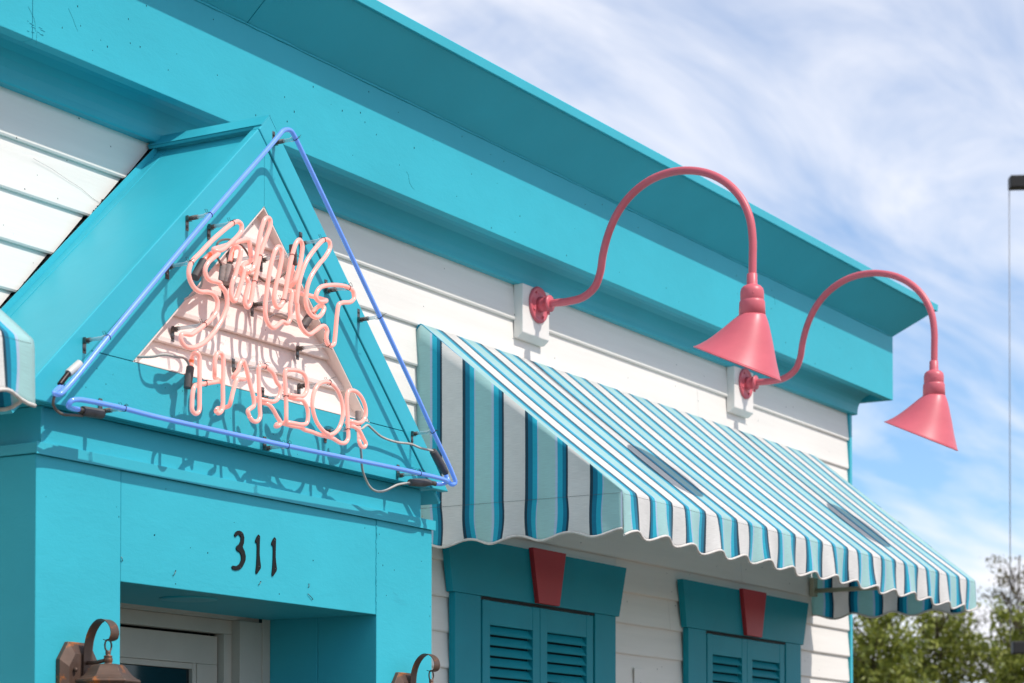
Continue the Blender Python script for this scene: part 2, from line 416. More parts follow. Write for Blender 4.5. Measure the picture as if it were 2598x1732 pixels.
# corner post at the right end
cb = MB(); cb.box(12.031, XE+0.004, 4.912, 4.958, 0, 3.842); cb.build('corner_post', M['teal_smooth'], B, bevel=0.002)

# cornice members swept along the front and round the right-hand corner
def sweep(name, prof, material, bevel=0.0, x0=-2.0):
    m = MB(); n = len(prof); vs = []
    for o_, z in prof: vs.append((x0, WY-o_, z))
    for o_, z in prof: vs.append((XE+o_, WY-o_, z))
    for o_, z in prof: vs.append((XE+o_, 10.9, z))
    fs = []
    for s_ in (0, 1):
        for i in range(n):
            k = (i+1) % n; a = s_*n
            fs.append((a+i, a+n+i, a+n+k, a+k))
    fs.append(list(range(n))); fs.append(list(range(3*n-1, 2*n-1, -1)))
    m.add(vs, fs)
    return m.build(name, material, B, bevel=bevel)
def seg(name, prof, material, x0, x1, bevel=0.0):      # straight piece between two joints
    m = MB(); m.prism_x([(WY-o_, z) for o_, z in prof], x0, x1); return m.build(name, material, B, bevel=bevel)
eave = [(0.189, 4.289), (0.376, 4.452), (0.376, 4.47), (0.0, 4.47), (0.0, 4.33)]
sweep('eave_soffit', eave, M['teal'], x0=6.204)
seg('eave_soffit', eave, M['teal'], -2.0, 6.199)
sweep('drip_edge', [(0.377, 4.452), (0.390, 4.452), (0.392, 4.489), (0.386, 4.4935), (0.30, 4.498), (0.30, 4.472), (0.377, 4.472)], M['teal_smooth'], bevel=0.0015)
fas = [(0.192, 3.926), (0.192, 4.2895), (0.148, 4.2895), (0.148, 3.926)]
sweep('fascia_board', fas, M['teal'], bevel=0.002, x0=5.142)
seg('fascia_board', fas, M['teal'], -2.0, 5.140, bevel=0.002)
cove = [(0.0, 3.985), (0.0, 3.832), (0.034, 3.832), (0.038, 3.837), (0.038, 3.858), (0.041, 3.880), (0.049, 3.905), (0.062, 3.928), (0.080, 3.946), (0.102, 3.957), (0.125, 3.962), (0.1475, 3.964), (0.1475, 3.985)]
sweep('crown_moulding', cove, M['teal_smooth'])

# porch: two piers, lintel, ledge, set-back band
def pb(name, x0, x1, y0, y1, z0, z1, m_=None, bevel=0.0025):
    m = MB(); m.box(x0, x1, y0, y1, z0, z1); return m.build(name, m_ or M['teal'], B, bevel=bevel)
pb('porch_pier', 4.893, 5.2625, 4.487, 4.742, 0, 2.614)
pb('porch_pier', 4.893, 5.2625, 4.744, 5.10, 0, 2.614)
pb('porch_pier', 6.630, 6.990, 4.487, 4.7395, 0, 2.614)
pb('porch_pier', 6.630, 6.990, 4.7415, 5.10, 0, 2.614)
pb('porch_lintel', 5.2640, 6.6275, 4.4875, 4.953, 2.278, 2.6135)
pb('porch_lintel', 5.2640, 6.6275, 4.954, 5.10, 2.33, 2.6135)
pb('porch_ledge', 4.884, 6.999, 4.477, 4.944, 2.6155, 2.646, M['teal_smooth'], 0.0015)
pb('porch_ledge', 4.8835, 6.9995, 4.4760, 4.4800, 2.6125, 2.648, M['teal_smooth'], 0.0008)
pb('porch_band', 4.934, 6.937, 4.501, 4.944, 2.6465, 2.7565)
pb('porch_band', 4.920, 4.933, 4.494, 4.944, 2.6465, 2.7565, M['teal_smooth'], 0.0015)
# recessed can light in the porch soffit
cn = MB(); cn.lathe([(0.060, 0), (0.092, 0), (0.095, 0.003), (0.092, 0.006), (0.060, 0.006)], (5.80, 4.66, 2.2735), seg=40); cn.build('can_light_ring', M['teal_smooth'], B)
cn = MB(); cn.lathe([(0.001, 0), (0.058, 0), (0.058, 0.003), (0.001, 0.003)], (5.80, 4.66, 2.2745), seg=40); cn.build('can_light_lens', M['seam'], B)

# gable front
FY, BY = 4.445, 4.475
BZ = 2.757
jx = 0.117
def zlj(x): return zl(x-jx)
def zrj(x): return 3.800-1.0*(x-5.883)
def isect(f, g_, a=4, b_=8):
    for _ in range(60):
        m_ = (a+b_)/2
        if f(m_) < g_(m_): a = m_
        else: b_ = m_
    return a
xi = isect(zlj, zrj)
lt = MB(); lt.prism_y([(xl(BZ), BZ), (xl(BZ)+jx, BZ), (xi, zlj(xi)), (5.883-0.002, 3.800-0.0)][::1], FY, BY); lt.build('rake_board', M['teal_smooth'], B, bevel=0.0035)
rb_ = MB(); rb_.prism_y([(5.885, 3.8015), (6.926+0.0015, BZ), (xr(BZ), BZ), (AX, AZ)], FY-0.0005, BY); rb_.build('rake_board', M['teal_smooth'], B, bevel=0.003)
OL, OR_, OA = (5.272, 2.939), (6.531, 2.939), (5.920, 3.556)
PY = FY+0.0045
e = 0.0012
def xlj(z): return xl(z)+jx
def xrj(z): return 5.883+(3.800-z)
pl = MB(); pl.prism_y([(xlj(2.939)+e, 2.939+e), (OL[0], OL[1]+e), OA, (OA[0], zlj(OA[0])-0.002)], PY, BY); pl.build('gable_board', M['teal'], B, bevel=0.001)
pr_ = MB(); pr_.prism_y([(OR_[0], OR_[1]+e), (xrj(2.939)-0.003, 2.939+e), (xi, zlj(xi)-0.004), (OA[0]+0.0012, zlj(OA[0])-0.002), (OA[0]+0.0012, OA[1])], PY, BY); pr_.build('gable_board', M['teal'], B, bevel=0.001)
pb_ = MB(); pb_.prism_y([(xlj(BZ)+e, BZ+.002), (xrj(BZ)-0.003, BZ+.002), (xrj(2.939)-0.003, 2.939-e), (xlj(2.939)+e, 2.939-e)], PY, BY); pb_.build('gable_board', M['teal'], B, bevel=0.001)
# dark joint behind the gaps
dj = MB(); dj.prism_y([(xl(BZ)+0.06, BZ+.01), (xr(BZ)-0.06, BZ+.01), (xrj(2.93), 2.93), (xlj(2.93), 2.93)], BY-0.004, BY+0.004)
dj.prism_y([(xlj(2.93), 2.93), (OL[0]-.004, 2.93), (OA[0], OA[1]+.006), (OA[0], 3.80)], BY-0.004, BY+0.004)
dj.prism_y([(OR_[0]+.004, 2.93), (xrj(2.93), 2.93), (OA[0], 3.80), (OA[0], OA[1]+.006)], BY-0.004, BY+0.004)
dj.build('joint_backing', M['seam'], B)
# painted reveals of the opening
def strip(p, q, y0, y1, t, name, m_):
    d = Vector((q[0]-p[0], q[1]-p[1])); d.normalize(); nn = Vector((-d.y, d.x))*t
    m = MB(); m.prism_y([p, q, (q[0]+nn.x, q[1]+nn.y), (p[0]+nn.x, p[1]+nn.y)], y0, y1); return m.build(name, m_, B)
strip((OL[0]+.0, OL[1]+.001), (OR_[0], OR_[1]+.001), FY+0.0052, 4.53, 0.004, 'opening_reveal', M['cream'])
strip((OR_[0]-.001, OR_[1]), (OA[0]-.001, OA[1]), FY+0.0052, 4.53, 0.004, 'opening_reveal', M['cream'])
strip((OA[0]+.001, OA[1]), (OL[0]+.001, OL[1]), FY+0.0052, 4.53, 0.004, 'opening_reveal', M['cream'])
# clapboards inside the opening
ie = [2.90, 3.034, 3.128, 3.228, 3.333, 3.436, 3.60]
for k in range(6):
    z0, z1 = ie[k], ie[k+1]
    xa = max(OL[0]-0.05, OL[0]+(z0-2.939)*(OA[0]-OL[0])/(OA[1]-2.939)-0.06); xb = min(OR_[0]+.05, OR_[0]-(z0-2.939)*(OR_[0]-OA[0])/(OA[1]-2.939)+0.06)
    m = MB(); m.prism_x([(4.480, z0+0.014), (4.4815, z0+0.001), (4.483, z0), (4.514, z0), (4.514, z1+.01), (4.507, z1+.01), (4.4995, z1-.002)], xa, xb)
    m.build('clapboard', M['cream'], B, bevel=0.001)
bk = MB(); bk.prism_y([(xl(BZ)+0.08, BZ+0.03), (xr(BZ)-0.08, BZ+.03), (AX, AZ-0.09)], 4.535, 4.545); bk.build('gable_backing', M['tar'], B)
# gable roof slopes running back to the wall
ins = 0.030
def slope(xa, za, xb, zb, nm):
    d = Vector((xb-xa, zb-za)).normalized(); nn = Vector((d.y, -d.x))
    if nn.y < 0: nn = -nn
    p0 = (xa-nn.x*ins, za-nn.y*ins); p1 = (xb-nn.x*ins, zb-nn.y*ins)
    q1 = (p1[0]-nn.x*0.012, p1[1]-nn.y*0.012); q0 = (p0[0]-nn.x*0.012, p0[1]-nn.y*0.012)
    m = MB(); m.prism_y([p0, p1, q1, q0], BY+0.0005, 4.944); return m.build(nm, M['teal_smooth'], B)
slope(xl(BZ)-0.015, BZ-0.014, AX, AZ, 'gable_slope'); slope(AX, AZ, xr(BZ)+0.015, BZ-0.014, 'gable_slope')
bt = MB(); bt.box(xl(BZ)+0.03, xr(BZ)-0.03, BY+0.0008, 4.943, BZ+0.001, BZ+0.012); bt.build('gable_underside', M['teal_smooth'], B)
# ridge cap: two folded wings
def wing(sgn):
    k = 0.94 if sgn < 0 else 1.006
    d = Vector((sgn*1.0, -k)).normalized(); nn = Vector((-d.y*sgn, d.x*sgn)); nn = nn if nn.y > 0 else -nn
    a = Vector((AX, AZ+0.0025)); bq = a+d*0.062
    m = MB(); m.prism_y([tuple(a+nn*0.001), tuple(bq+nn*0.001), tuple(bq-nn*0.003), tuple(a-nn*0.003)], FY-0.001, 4.918); m.build('ridge_cap', M['teal_smooth'], B)
    lip = bq; m = MB(); m.prism_y([tuple(lip), tuple(lip-nn*0.012), tuple(lip-nn*0.012-d*0.002), tuple(lip-d*0.002)], FY+0.032, 4.918); m.build('ridge_cap', M['teal_smooth'], B)
wing(-1); wing(1)
# wall flashing along the left slope
d = Vector((1, 0.94)).normalized(); nn = Vector((-d.y, d.x))
base0 = Vector((xl(2.70), 2.70))-nn*(-0.0)-nn*ins; base1 = Vector((AX-0.035, AZ-0.035))-nn*ins
fl = MB(); fl.prism_y([tuple(base0+nn*.002), tuple(base1+nn*.002), tuple(base1+nn*0.022), tuple(base0+nn*0.022)], 4.896, 4.899); fl.build('wall_flashing', M['teal_smooth'], B)
fl = MB(); fl.prism_y([tuple(base0+nn*.001), tuple(base1+nn*.001), tuple(base1+nn*0.003), tuple(base0+nn*0.003)], 4.860, 4.8955); fl.build('wall_flashing', M['teal_smooth'], B)

# door in the recess
def db(name, x0, x1, y0, y1, z0, z1, m_='doorwhite', par=B, bevel=0.002):
    m = MB(); m.box(x0, x1, y0, y1, z0, z1); return m.build(name, M[m_], par, bevel=bevel)
DY = 4.953
db('door_frame', 5.264, 6.629, DY-0.0005, DY+0.06, 2.293, 2.3295)
db('door_frame', 5.264, 6.583, DY+0.012, DY+0.07, 2.266, 2.2925)
mq = MB(); mq.prism_x([(DY+0.0, 2.292), (DY+0.004, 2.281), (DY+0.012, 2.273), (DY+0.03, 2.268), (DY+0.03, 2.2925)], 5.264, 6.50); mq.build('door_frame', M['doorwhite'], B)
db('door_frame', 6.455, 6.6285, DY+0.0, DY+0.07, 0, 2.2655)
db('door_frame', 6.583, 6.6285, DY-0.004, DY+0.0, 0, 2.292)
db('door_frame', 5.264, 6.4545, DY+0.035, DY+0.08, 2.2165, 2.2655)
db('door_frame', 6.409, 6.4545, DY+0.035, DY+0.08, 0, 2.2160)
door = db('door', 5.34, 6.403, DY+0.060, DY+0.10, 2.1055, 2.207)
def dsub(name, *a, m_='doorwhite'):
    m = MB(); m.box(*a); return m.build(name, M[m_], door, bevel=0.002)
dsub('door_stile', 6.290, 6.403, DY+0.060, DY+0.10, 0.02, 2.105)
dsub('door_stile', 5.34, 5.45, DY+0.060, DY+0.10, 0.02, 2.105)
dsub('glazing_bead', 5.451, 6.289, DY+0.066, DY+0.09, 2.0845, 2.105)
dsub('glazing_bead', 6.268, 6.2895, DY+0.064, DY+0.09, 0.25, 2.1055)
dsub('door_glass', 5.451, 6.267, DY+0.078, DY+0.084, 0.25, 2.084, m_='darkglass')
dsub('door_closer', 6.395, 6.43, DY+0.02, DY+0.058, 1.70, 2.035)
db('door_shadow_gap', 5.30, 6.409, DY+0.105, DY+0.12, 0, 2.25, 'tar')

# wall blocks that carry the gooseneck lamps
for X in (8.4295, 10.544):
    m = MB()
    m.prism_x([(4.880, 3.625), (4.884, 3.621), (4.906, 3.603), (4.925, 3.603), (4.925, 3.834), (4.880, 3.834)], X-0.114, X+0.114)
    o = m.build('lamp_block', M['white_smooth'], B, bevel=0.003)

# windows: casing with flared hood, keystone, pair of shutters
HY = 4.885
def window(dx, w_in, hood_b, ks_dx=0.0):
    """dx: left edge of the casing front"""
    L, Rr = dx, hood_b
    zt, zb = 2.704, 2.474
    hood = MB(); hood.prism_y([(L-0.020, zb), (Rr+0.031, zb), (Rr+0.104, zt), (L-0.062, zt)], HY, 4.917)
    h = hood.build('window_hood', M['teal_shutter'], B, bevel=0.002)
    kx = ks_dx
    ks = MB(); ks.prism_y([(kx-0.090, zb+0.002), (kx+0.090, zb+0.002), (kx+0.147, zt+0.006), (kx-0.143, zt+0.006)], HY-0.022, HY-0.0005)
    ks.build('keystone', M['red'], h, bevel=0.0015)
    cz = 1.30
    for a, b_ in ((L, L+0.200), (Rr-0.197, Rr)):
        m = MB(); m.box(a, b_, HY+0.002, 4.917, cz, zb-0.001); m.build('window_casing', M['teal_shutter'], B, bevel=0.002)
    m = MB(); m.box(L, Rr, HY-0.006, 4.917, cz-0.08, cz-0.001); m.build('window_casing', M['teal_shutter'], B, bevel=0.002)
    m = MB(); m.box(L+0.205, Rr-0.20, HY+0.003, HY+0.004, zb-0.012, zb-0.001); m.build('shutter_gap', M['tar'], B)
    s0, s1 = L+0.216, Rr-0.212; mid = (s0+s1)/2
    for a, b_ in ((s0, mid-0.002), (mid+0.002, s1)):
        y0, y1 = HY+0.004, HY+0.030
        f = MB(); st = 0.060; z1_ = zb-0.014
        f.box(a, a+st, y0, y1, cz+.01, z1_); f.box(b_-st, b_, y0, y1, cz+.01, z1_); f.box(a+st+.0005, b_-st-.0005, y0+.001, y1, 2.359, z1_-0.001); f.box(a+st+.0005, b_-st-.0005, y0+.001, y1, cz+.01, cz+.10)
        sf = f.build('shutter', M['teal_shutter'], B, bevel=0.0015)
        src = None; z = 2.338; k = 0
        while z > cz+0.13:
            if src is None:
                m = MB(); a0, b0 = a+st+0.001, b_-st-0.001
                m.prism_x([(y0+0.001, -0.016), (y0+0.0035, -0.019), (y1-0.002, 0.016), (y1-0.0045, 0.018)], a0, b0)
                src = m.build('louver_slat', M['teal_shutter'], sf); src.location = src.location+Vector((0, 0, z))
            else: link_copy(src, 'louver_slat', sf, src.location+Vector((0, 0, z-2.338)))
            z -= 0.0437
        m = MB(); m.box(a+st, b_-st, y1+.001, y1+0.003, cz+.02, z1_-.01); m.build('shutter_backing', M['seam'], B)
window(7.787, 0, 9.166, 8.515)
window(9.912, 0, 11.272, 10.63)

# cover plate between the windows
m = MB(); m.box(9.395, 9.49, 4.910, 4.916, 2.10, 2.252); o = m.build('outlet_cover', M['white_smooth'], B, bevel=0.002)
m = MB(); m.lathe([(0.001, 0), (0.012, 0), (0.012, 0.004), (0.001, 0.004)], (9.44, 4.905, 2.17), axis=(0, -1, 0), seg=16); m.build('outlet_slot', M['black'], B)

# old staples and nail heads left in the porch lintel
STP = [(5.52, 2.334, 5.508, 2.318), (5.955, 2.338, 5.944, 2.326), (6.222, 2.352, 6.220, 2.340), (6.218, 2.318, 6.244, 2.302), (5.263, 2.352, 5.268, 2.340)]
for x0, z0, x1, z1 in STP:
    m = MB(); m.tube([(x0, 4.488, z0), (x0, 4.484, z0), (x1, 4.483, z1), (x1, 4.488, z1)], 0.0011, 6); m.build('staple', M['chrome'], B)
# dried paint and caulk ridges along the lintel seam
m = MB()
for k in range(46):
    z = random.uniform(2.28, 2.60); x = 6.629+random.uniform(-0.004, 0.001); s_ = random.uniform(.0015, .004)
    m.box(x-s_*.6, x+s_*.6, 4.485, 4.488, z-s_*2, z+s_*2)
o = m.build('caulk_seam', M['teal'], B, bevel=0.0008); o['kind'] = 'stuff'
# hand-run caulk bead where the fascia meets the sloping eave
m = MB(); rr = random.Random(5); pts = []; x = -1.9
while x < XE+0.18:
    pts.append((x, WY-0.194+rr.uniform(-.0012, .0012), 4.289+rr.uniform(-.0012, .0012))); x += 0.06
m.tube(pts, [rr.uniform(.0025, .0048) for _ in pts], 6); o = m.build('caulk_bead', M['teal'], B)
# fine cracks in the old paint, nail dimples and butt joints in the trim
def crack(pts, w=0.0006, m_='crack'):
    m = MB(); m.tube([Vector(p) for p in pts], [w]*(len(pts)-1)+[w*.3], 5); o = m.build('paint_crack', M[m_], B)
cr_ = random.Random(9)
yf = WY-0.1922
for (x, z) in ((5.30, 4.07), (7.2, 4.02), (10.6, 4.2), (5.12, 4.02), (5.16, 3.96)):
    p = [(x, yf, z)]; a = cr_.uniform(-1.3, -.2)
    for _ in range(cr_.randint(3, 7)):
        a += cr_.uniform(-.5, .5); l = cr_.uniform(.006, .022); q = p[-1]; p.append((q[0]+l*math.cos(a), yf, q[2]+l*math.sin(a)))
    crack(p)
yb_ = WY-0.0095
crack([(5.345, yb_, 3.640), (5.43, yb_, 3.628), (5.50, yb_, 3.612), (5.57, yb_, 3.598), (5.62, yb_, 3.580), (5.70, yb_, 3.562), (5.76, yb_, 3.550)], 0.0004, 'boot')
m = MB()
for _ in range(75):
    x = cr_.uniform(5.0, 12.0); z = cr_.uniform(3.94, 4.27); s_ = cr_.uniform(.0009, .0026); m.box(x-s_*.7, x+s_*.7, yf-0.0006, yf+.001, z-s_*cr_.uniform(.8, 2.0), z+s_)
for _ in range(22):
    x = cr_.uniform(4.91, 6.98); z = cr_.uniform(2.29, 2.60); s_ = cr_.uniform(.0007, .0020); m.box(x-s_*.7, x+s_*.7, 4.4864, 4.488, z-s_*cr_.uniform(.8, 2.0), z+s_)
for _ in range(30):
    x = cr_.uniform(4.95, 6.9); z = cr_.uniform(2.77, 2.93); s_ = cr_.uniform(.0006, .0018); m.box(x-s_*.7, x+s_*.7, PY-0.0006, PY+.001, z-s_, z+s_)
o = m.build('paint_pits', M['seam'], B); o['kind'] = 'stuff'
# ragged caulk in the gap along the gable slope
m = MB()
for _ in range(110):
    z = cr_.uniform(2.95, 3.82); x = xl(z)+0.031+cr_.uniform(-.004, .004); s_ = cr_.uniform(.002, .005); m.box(x-s_, x+s_, 4.912, 4.9445, z-s_, z+s_)
o = m.build('gap_caulk', M['tar'], B); o['kind'] = 'stuff'
# rough brushed lower corner of the fascia joint
m = MB()
for _ in range(12):
    x = 5.141+cr_.gauss(0, .02); z = cr_.uniform(3.93, 3.985); l = cr_.uniform(.006, .02); m.box(x, x+l, yf-0.0012, yf+.001, z, z+cr_.uniform(.0015, .003))
o = m.build('paint_blisters', M['teal'], B, bevel=.0006); o['kind'] = 'stuff'
# ------------------------------------------------------------------ awnings
def awning(x0, x1, label, detail0=True, detail1=True, phase=7.675):
    YF, YB, ZF, ZT, ZH = 4.000, 4.922, 2.790, 3.522, 2.636
    T = thing('window_awning', label, 'awning', ((x0+x1)/2, 4.45, ZH), 'striped awnings on the shop front')
    rnd = random.Random(int(x1*100))
    ph = [rnd.uniform(0, 6.28) for _ in range(8)]
    # profile: wall -> slope -> front edge -> valance
    prof = [(4.926, 3.498), (4.924, 3.510), (4.917, 3.519), (4.905, 3.5225)]
    for k in range(1, 15):
        t = k/15; prof.append((4.900+(YF+0.012-4.900)*t, 3.520+(ZF+0.014-3.520)*t-0.006*math.sin(math.pi*t)))
    prof += [(YF+0.008, ZF+0.0095), (YF+0.0025, ZF+0.004), (YF, ZF-0.003)]
    nslope = len(prof)
    NV = 12
    def ripple(u, s_, side=False):
        a = 0.016*s_**1.2
        return a*(0.75*math.sin(2*math.pi*u/0.243+0.6)+0.35*math.sin(2*math.pi*u/0.53+ph[1]))
    def wavx(u, s_): return 0.008*math.sin(math.pi*s_)*math.sin(2*math.pi*u/0.31+ph[3])+0.006*s_*math.sin(2*math.pi*u/0.52+ph[4])
    def hemz(u): return ZH-0.013*math.cos(2*math.pi*(u-0.045)/0.243+math.pi)*1.0+0.004*math.sin(2*math.pi*u/0.9+ph[5])
    n = int((x1-x0)/0.022); m = MB(); vs = []; uv = []
    rows = nslope+NV
    for i in range(n+1):
        x = x0+(x1-x0)*i/n; u = x-7.60
        edge = min(1, (x-x0)/0.08, (x1-x)/0.08); edge = max(edge, 0.0)
        L = 0
        for j in range(rows):
            if j < nslope:
                y, z = prof[j]
                q = j/nslope
                z -= 0.006*math.sin(math.pi*min(1, max(0, (j-3)/(nslope-6))))*(0.5+0.5*math.sin(u*5+ph[6]))*edge
                xx = x
            else:
                s_ = (j-nslope+1)/NV
                y = YF-0.002-ripple(u, s_)*edge-0.004*s_; z = (ZF-0.003)+(hemz(u)-(ZF-0.003))*s_; xx = x+wavx(u, s_)*edge
            vs.append((xx, y, z))
            t = min(1, max(0, (y-YF)/0.92)) if j < nslope else 0
            uv.append((x-phase-0.045*t, 3.5-L))
            L += 0.06 if j < nslope else 0.013
    fs = [(i*rows+j, (i+1)*rows+j, (i+1)*rows+j+1, i*rows+j+1) for i in range(n) for j in range(rows-1)]
    m.add(vs, fs, True); m.uv = {k: q for k, q in enumerate(uv)}
    m.build('canopy_cloth', M['canvas'], T, solid=0.0012)
    hem = [vs[i*rows+rows-1] for i in range(n+1)]
    hm = MB(); hm.tube(hem, 0.0052, 8); hm.build('hem_tape', M['hem'], T)
    stl = [(v[0], v[1]-0.0015, v[2]) for v in [vs[i*rows+nslope-1] for i in range(n+1)]]
    # side panels
    for xs, sgn in ((x0, -1), (x1, 1)):
        ny = 44; m = MB(); vs2 = []; uv2 = []; nz_ = 10
        for i in range(ny+1):
            y = YF+(4.924-YF)*i/ny
            zt = 3.520+(ZF+0.006-3.520)*((4.905-y)/(4.905-YF-0.004)) if y < 4.905 else 3.5205-(y-4.905)*1.1
            zt = min(zt, 3.5205)
            if i == 0: zt = ZF
            w = y-4.14; edge = min(1, i/4)
            zs = ZF-0.002+0.003*math.sin(i*.3)
            for j in range(nz_+NV+1):
                if j <= nz_: z = zt+(zs-zt)*j/nz_; xx = xs-sgn*0.0015*math.sin(j/nz_*math.pi); yy = y
                else:
                    s_ = (j-nz_)/NV; hz = ZH+0.002+0.013*math.cos(2*math.pi*(y-4.003)/0.2275)
                    z = zs+(hz-zs)*s_
                    xx = xs+sgn*(0.010*s_**1.3*(math.sin(2*math.pi*y/0.2275+1.9)+0.5*math.sin(2*math.pi*y/0.37+ph[7])))*edge
                    yy = y+0.006*math.sin(math.pi*s_)*math.sin(2*math.pi*y/0.29+ph[0])*edge+0.005*s_*math.sin(9*y)*edge
                vs2.append((xx, yy, z)); uv2.append(((w*1.052), z*1.0))
        r_ = nz_+NV+1
        fs2 = [(i*r_+j, (i+1)*r_+j, (i+1)*r_+j+1, i*r_+j+1) for i in range(ny) for j in range(r_-1)]
        m.add(vs2, fs2, True); m.uv = {k: q for k, q in enumerate(uv2)}
        m.build('side_panel', M['canvas'], T, solid=0.0012)
        hm = MB(); hm.tube([vs2[i*r_+r_-1] for i in range(ny+1)], 0.0052, 8); hm.build('hem_tape', M['hem'], T)
        sq = MB()
        for i in range(150):
            y = YF+0.01+0.9*i/150; sq.box(xs+sgn*0.0008, xs+sgn*0.0022, y, y+0.0038, ZF-0.0050, ZF-0.0040)
        o = sq.build('stitching', M['boot'], T); o['kind'] = 'stuff'

    # stitched seam where the valance starts
    st = MB()
    for i in range(0, n*3):
        x = x0+0.01+(x1-x0-0.02)*i/(n*3)
        st.box(x, x+0.0035, YF-0.0032, YF-0.0018, ZF-0.0085, ZF-0.0078)
    o = st.build('stitching', M['boot'], T); o['kind'] = 'stuff'
    # frame
    f = MB(); f.tube([(x0+0.03, YF+0.035, ZF-0.01), (x1-0.03, YF+0.035, ZF-0.01)], 0.0125, 10); f.build('frame_tube', M['frame'], T)
    for xs in (x0+0.03, x1-0.03):
        f = MB(); f.tube([(xs, YF+0.035, ZF-0.01), (xs, 4.90, ZF-0.01)], 0.0125, 10); f.build('frame_tube', M['frame'], T)
        f = MB(); f.tube([(xs, YF+0.035, ZF-0.01), (xs, 4.905, 3.495)], 0.0125, 10); f.build('frame_tube', M['frame'], T)
        f = MB(); f.box(xs-0.03, xs+0.03, 4.890, 4.914, ZF-0.04, ZF+0.06); f.build('wall_bracket', M['frame'], T, bevel=0.003)
    return T
awning(7.557, 11.512, 'long blue, aqua and white striped awning over the two shuttered windows')
awning(0.60, 4.351, 'short scalloped corner of a blue striped awning entering at the left edge', phase=4.133-0.2995*11)

# ------------------------------------------------------------------ gooseneck lamps
ARM = [(4.805,3.763),(4.726,3.762),(4.657,3.772),(4.602,3.808),(4.575,3.867),(4.562,3.940),(4.536,4.026),(4.490,4.112),(4.425,4.179),(4.339,4.227),(4.245,4.247),(4.152,4.242),(4.060,4.214),(3.978,4.161),(3.915,4.087),(3.880,4.006),(3.868,3.921),(3.868,3.840),(3.869,3.765)]
def gooseneck(X, label):
    T = thing('gooseneck_lamp', label, 'wall lamp', (X, 4.88, 3.763), 'pink gooseneck wall lamps')
    m = MB(); m.lathe([(0.001, 0), (0.078, 0), (0.079, 0.004), (0.076, 0.010), (0.066, 0.011), (0.062, 0.0085), (0.046, 0.008), (0.040, 0.011), (0.001, 0.011)], (X, 4.8795, 3.763), axis=(0, -1, 0), seg=48)
    for k in range(4):
        a = k*math.pi/2+0.5; c = (X+0.056*math.cos(a), 4.870, 3.763+0.056*math.sin(a)); m.lathe([(0.001, 0), (0.006, 0), (0.005, 0.004), (0.001, 0.005)], c, axis=(0, -1, 0), seg=10)
    m.build('wall_plate', M['pink'], T)
    m = MB(); m.lathe([(0.034, 0), (0.032, 0.020), (0.031, 0.044), (0.036, 0.045), (0.036, 0.053), (0.024, 0.056), (0.001, 0.056)], (X, 4.870, 3.763), axis=(0, -1, 0), seg=24)
    m.lathe([(0.001, 0), (0.007, 0), (0.007, 0.012), (0.001, 0.012)], (X, 4.828, 3.728), axis=(0, 0, -1), seg=8)
    m.build('hub', M['pink'], T)
    m = MB(); m.tube([(X, 4.83, 3.763)]+[(X, *p) for p in ARM], 0.0165, 20, sub=5); m.build('arm', M['pink'], T)
    cy = 3.871
    m = MB(); m.lathe([(0.018, 3.778), (0.021, 3.776), (0.022, 3.735), (0.024, 3.731), (0.036, 3.726), (0.045, 3.716), (0.0485, 3.703), (0.0485, 3.672), (0.047, 3.669), (0.051, 3.664), (0.0525, 3.660), (0.0545, 3.606), (0.050, 3.604), (0.001, 3.604)], (X, cy, 0), seg=40); m.build('socket_cup', M['pink'], T)
    m = MB(); m.lathe([(0.001, 0), (0.003, 0), (0.003, 0.004), (0.001, 0.004)], (X-0.046*.86, cy-0.046*.5, 3.69), axis=(-.86, -.5, 0), seg=8); m.build('set_screw', M['pink'], T)
    # angled shade: round at the neck, tilted round rim below
    ks = [(0, .054), (.03, .0585), (.08, .066), (.14, .0745), (.22, .0845), (.32, .0965), (.45, .1125), (.6, .131), (.75, .1505), (.9, .1735), (.97, .185), (1.0, .190)]
    tau = math.atan(0.461); C0 = Vector((X, cy, 3.606)); C1 = Vector((X, 3.938, 3.4155)); seg = 64
    vs = []
    for t, r_ in ks:
        c = C0.lerp(C1, t); tt = tau*t**0.8
        c.y += 0.0
        for k in range(seg):
            a = 2*math.pi*k/seg
            vs.append(c+Vector((math.cos(a), math.sin(a)*math.cos(tt), math.sin(a)*math.sin(tt)))*r_)
    fs = [(i*seg+k, i*seg+(k+1) % seg, (i+1)*seg+(k+1) % seg, (i+1)*seg+k) for i in range(len(ks)-1) for k in range(seg)]
    m = MB(); m.add(vs, fs, True); m.build('lamp_shade', M['pink'], T, solid=0.0022)
    m = MB(); rim = [vs[(len(ks)-1)*seg+k] for k in range(seg)]; m.tube(rim+[rim[0], rim[1]], 0.0032, 8, caps=False); m.build('rim', M['pink'], T)
    m = MB(); m.lathe([(0.001, 3.60), (0.018, 3.60), (0.018, 3.57), (0.03, 3.54), (0.032, 3.52), (0.022, 3.50), (0.001, 3.495)], (X, cy+0.01, 0), seg=20); m.build('bulb', M['plastic'], T)
    return T
g1 = gooseneck(8.444, 'coral pink gooseneck lamp nearest the gable, its shade hanging before the teal cornice')
g2 = copy_tree(g1); g2.location = g2.location+Vector((2.112, 0, 0)); g2['label'] = 'coral pink gooseneck lamp by the far corner of the shop, its shade against the sky'

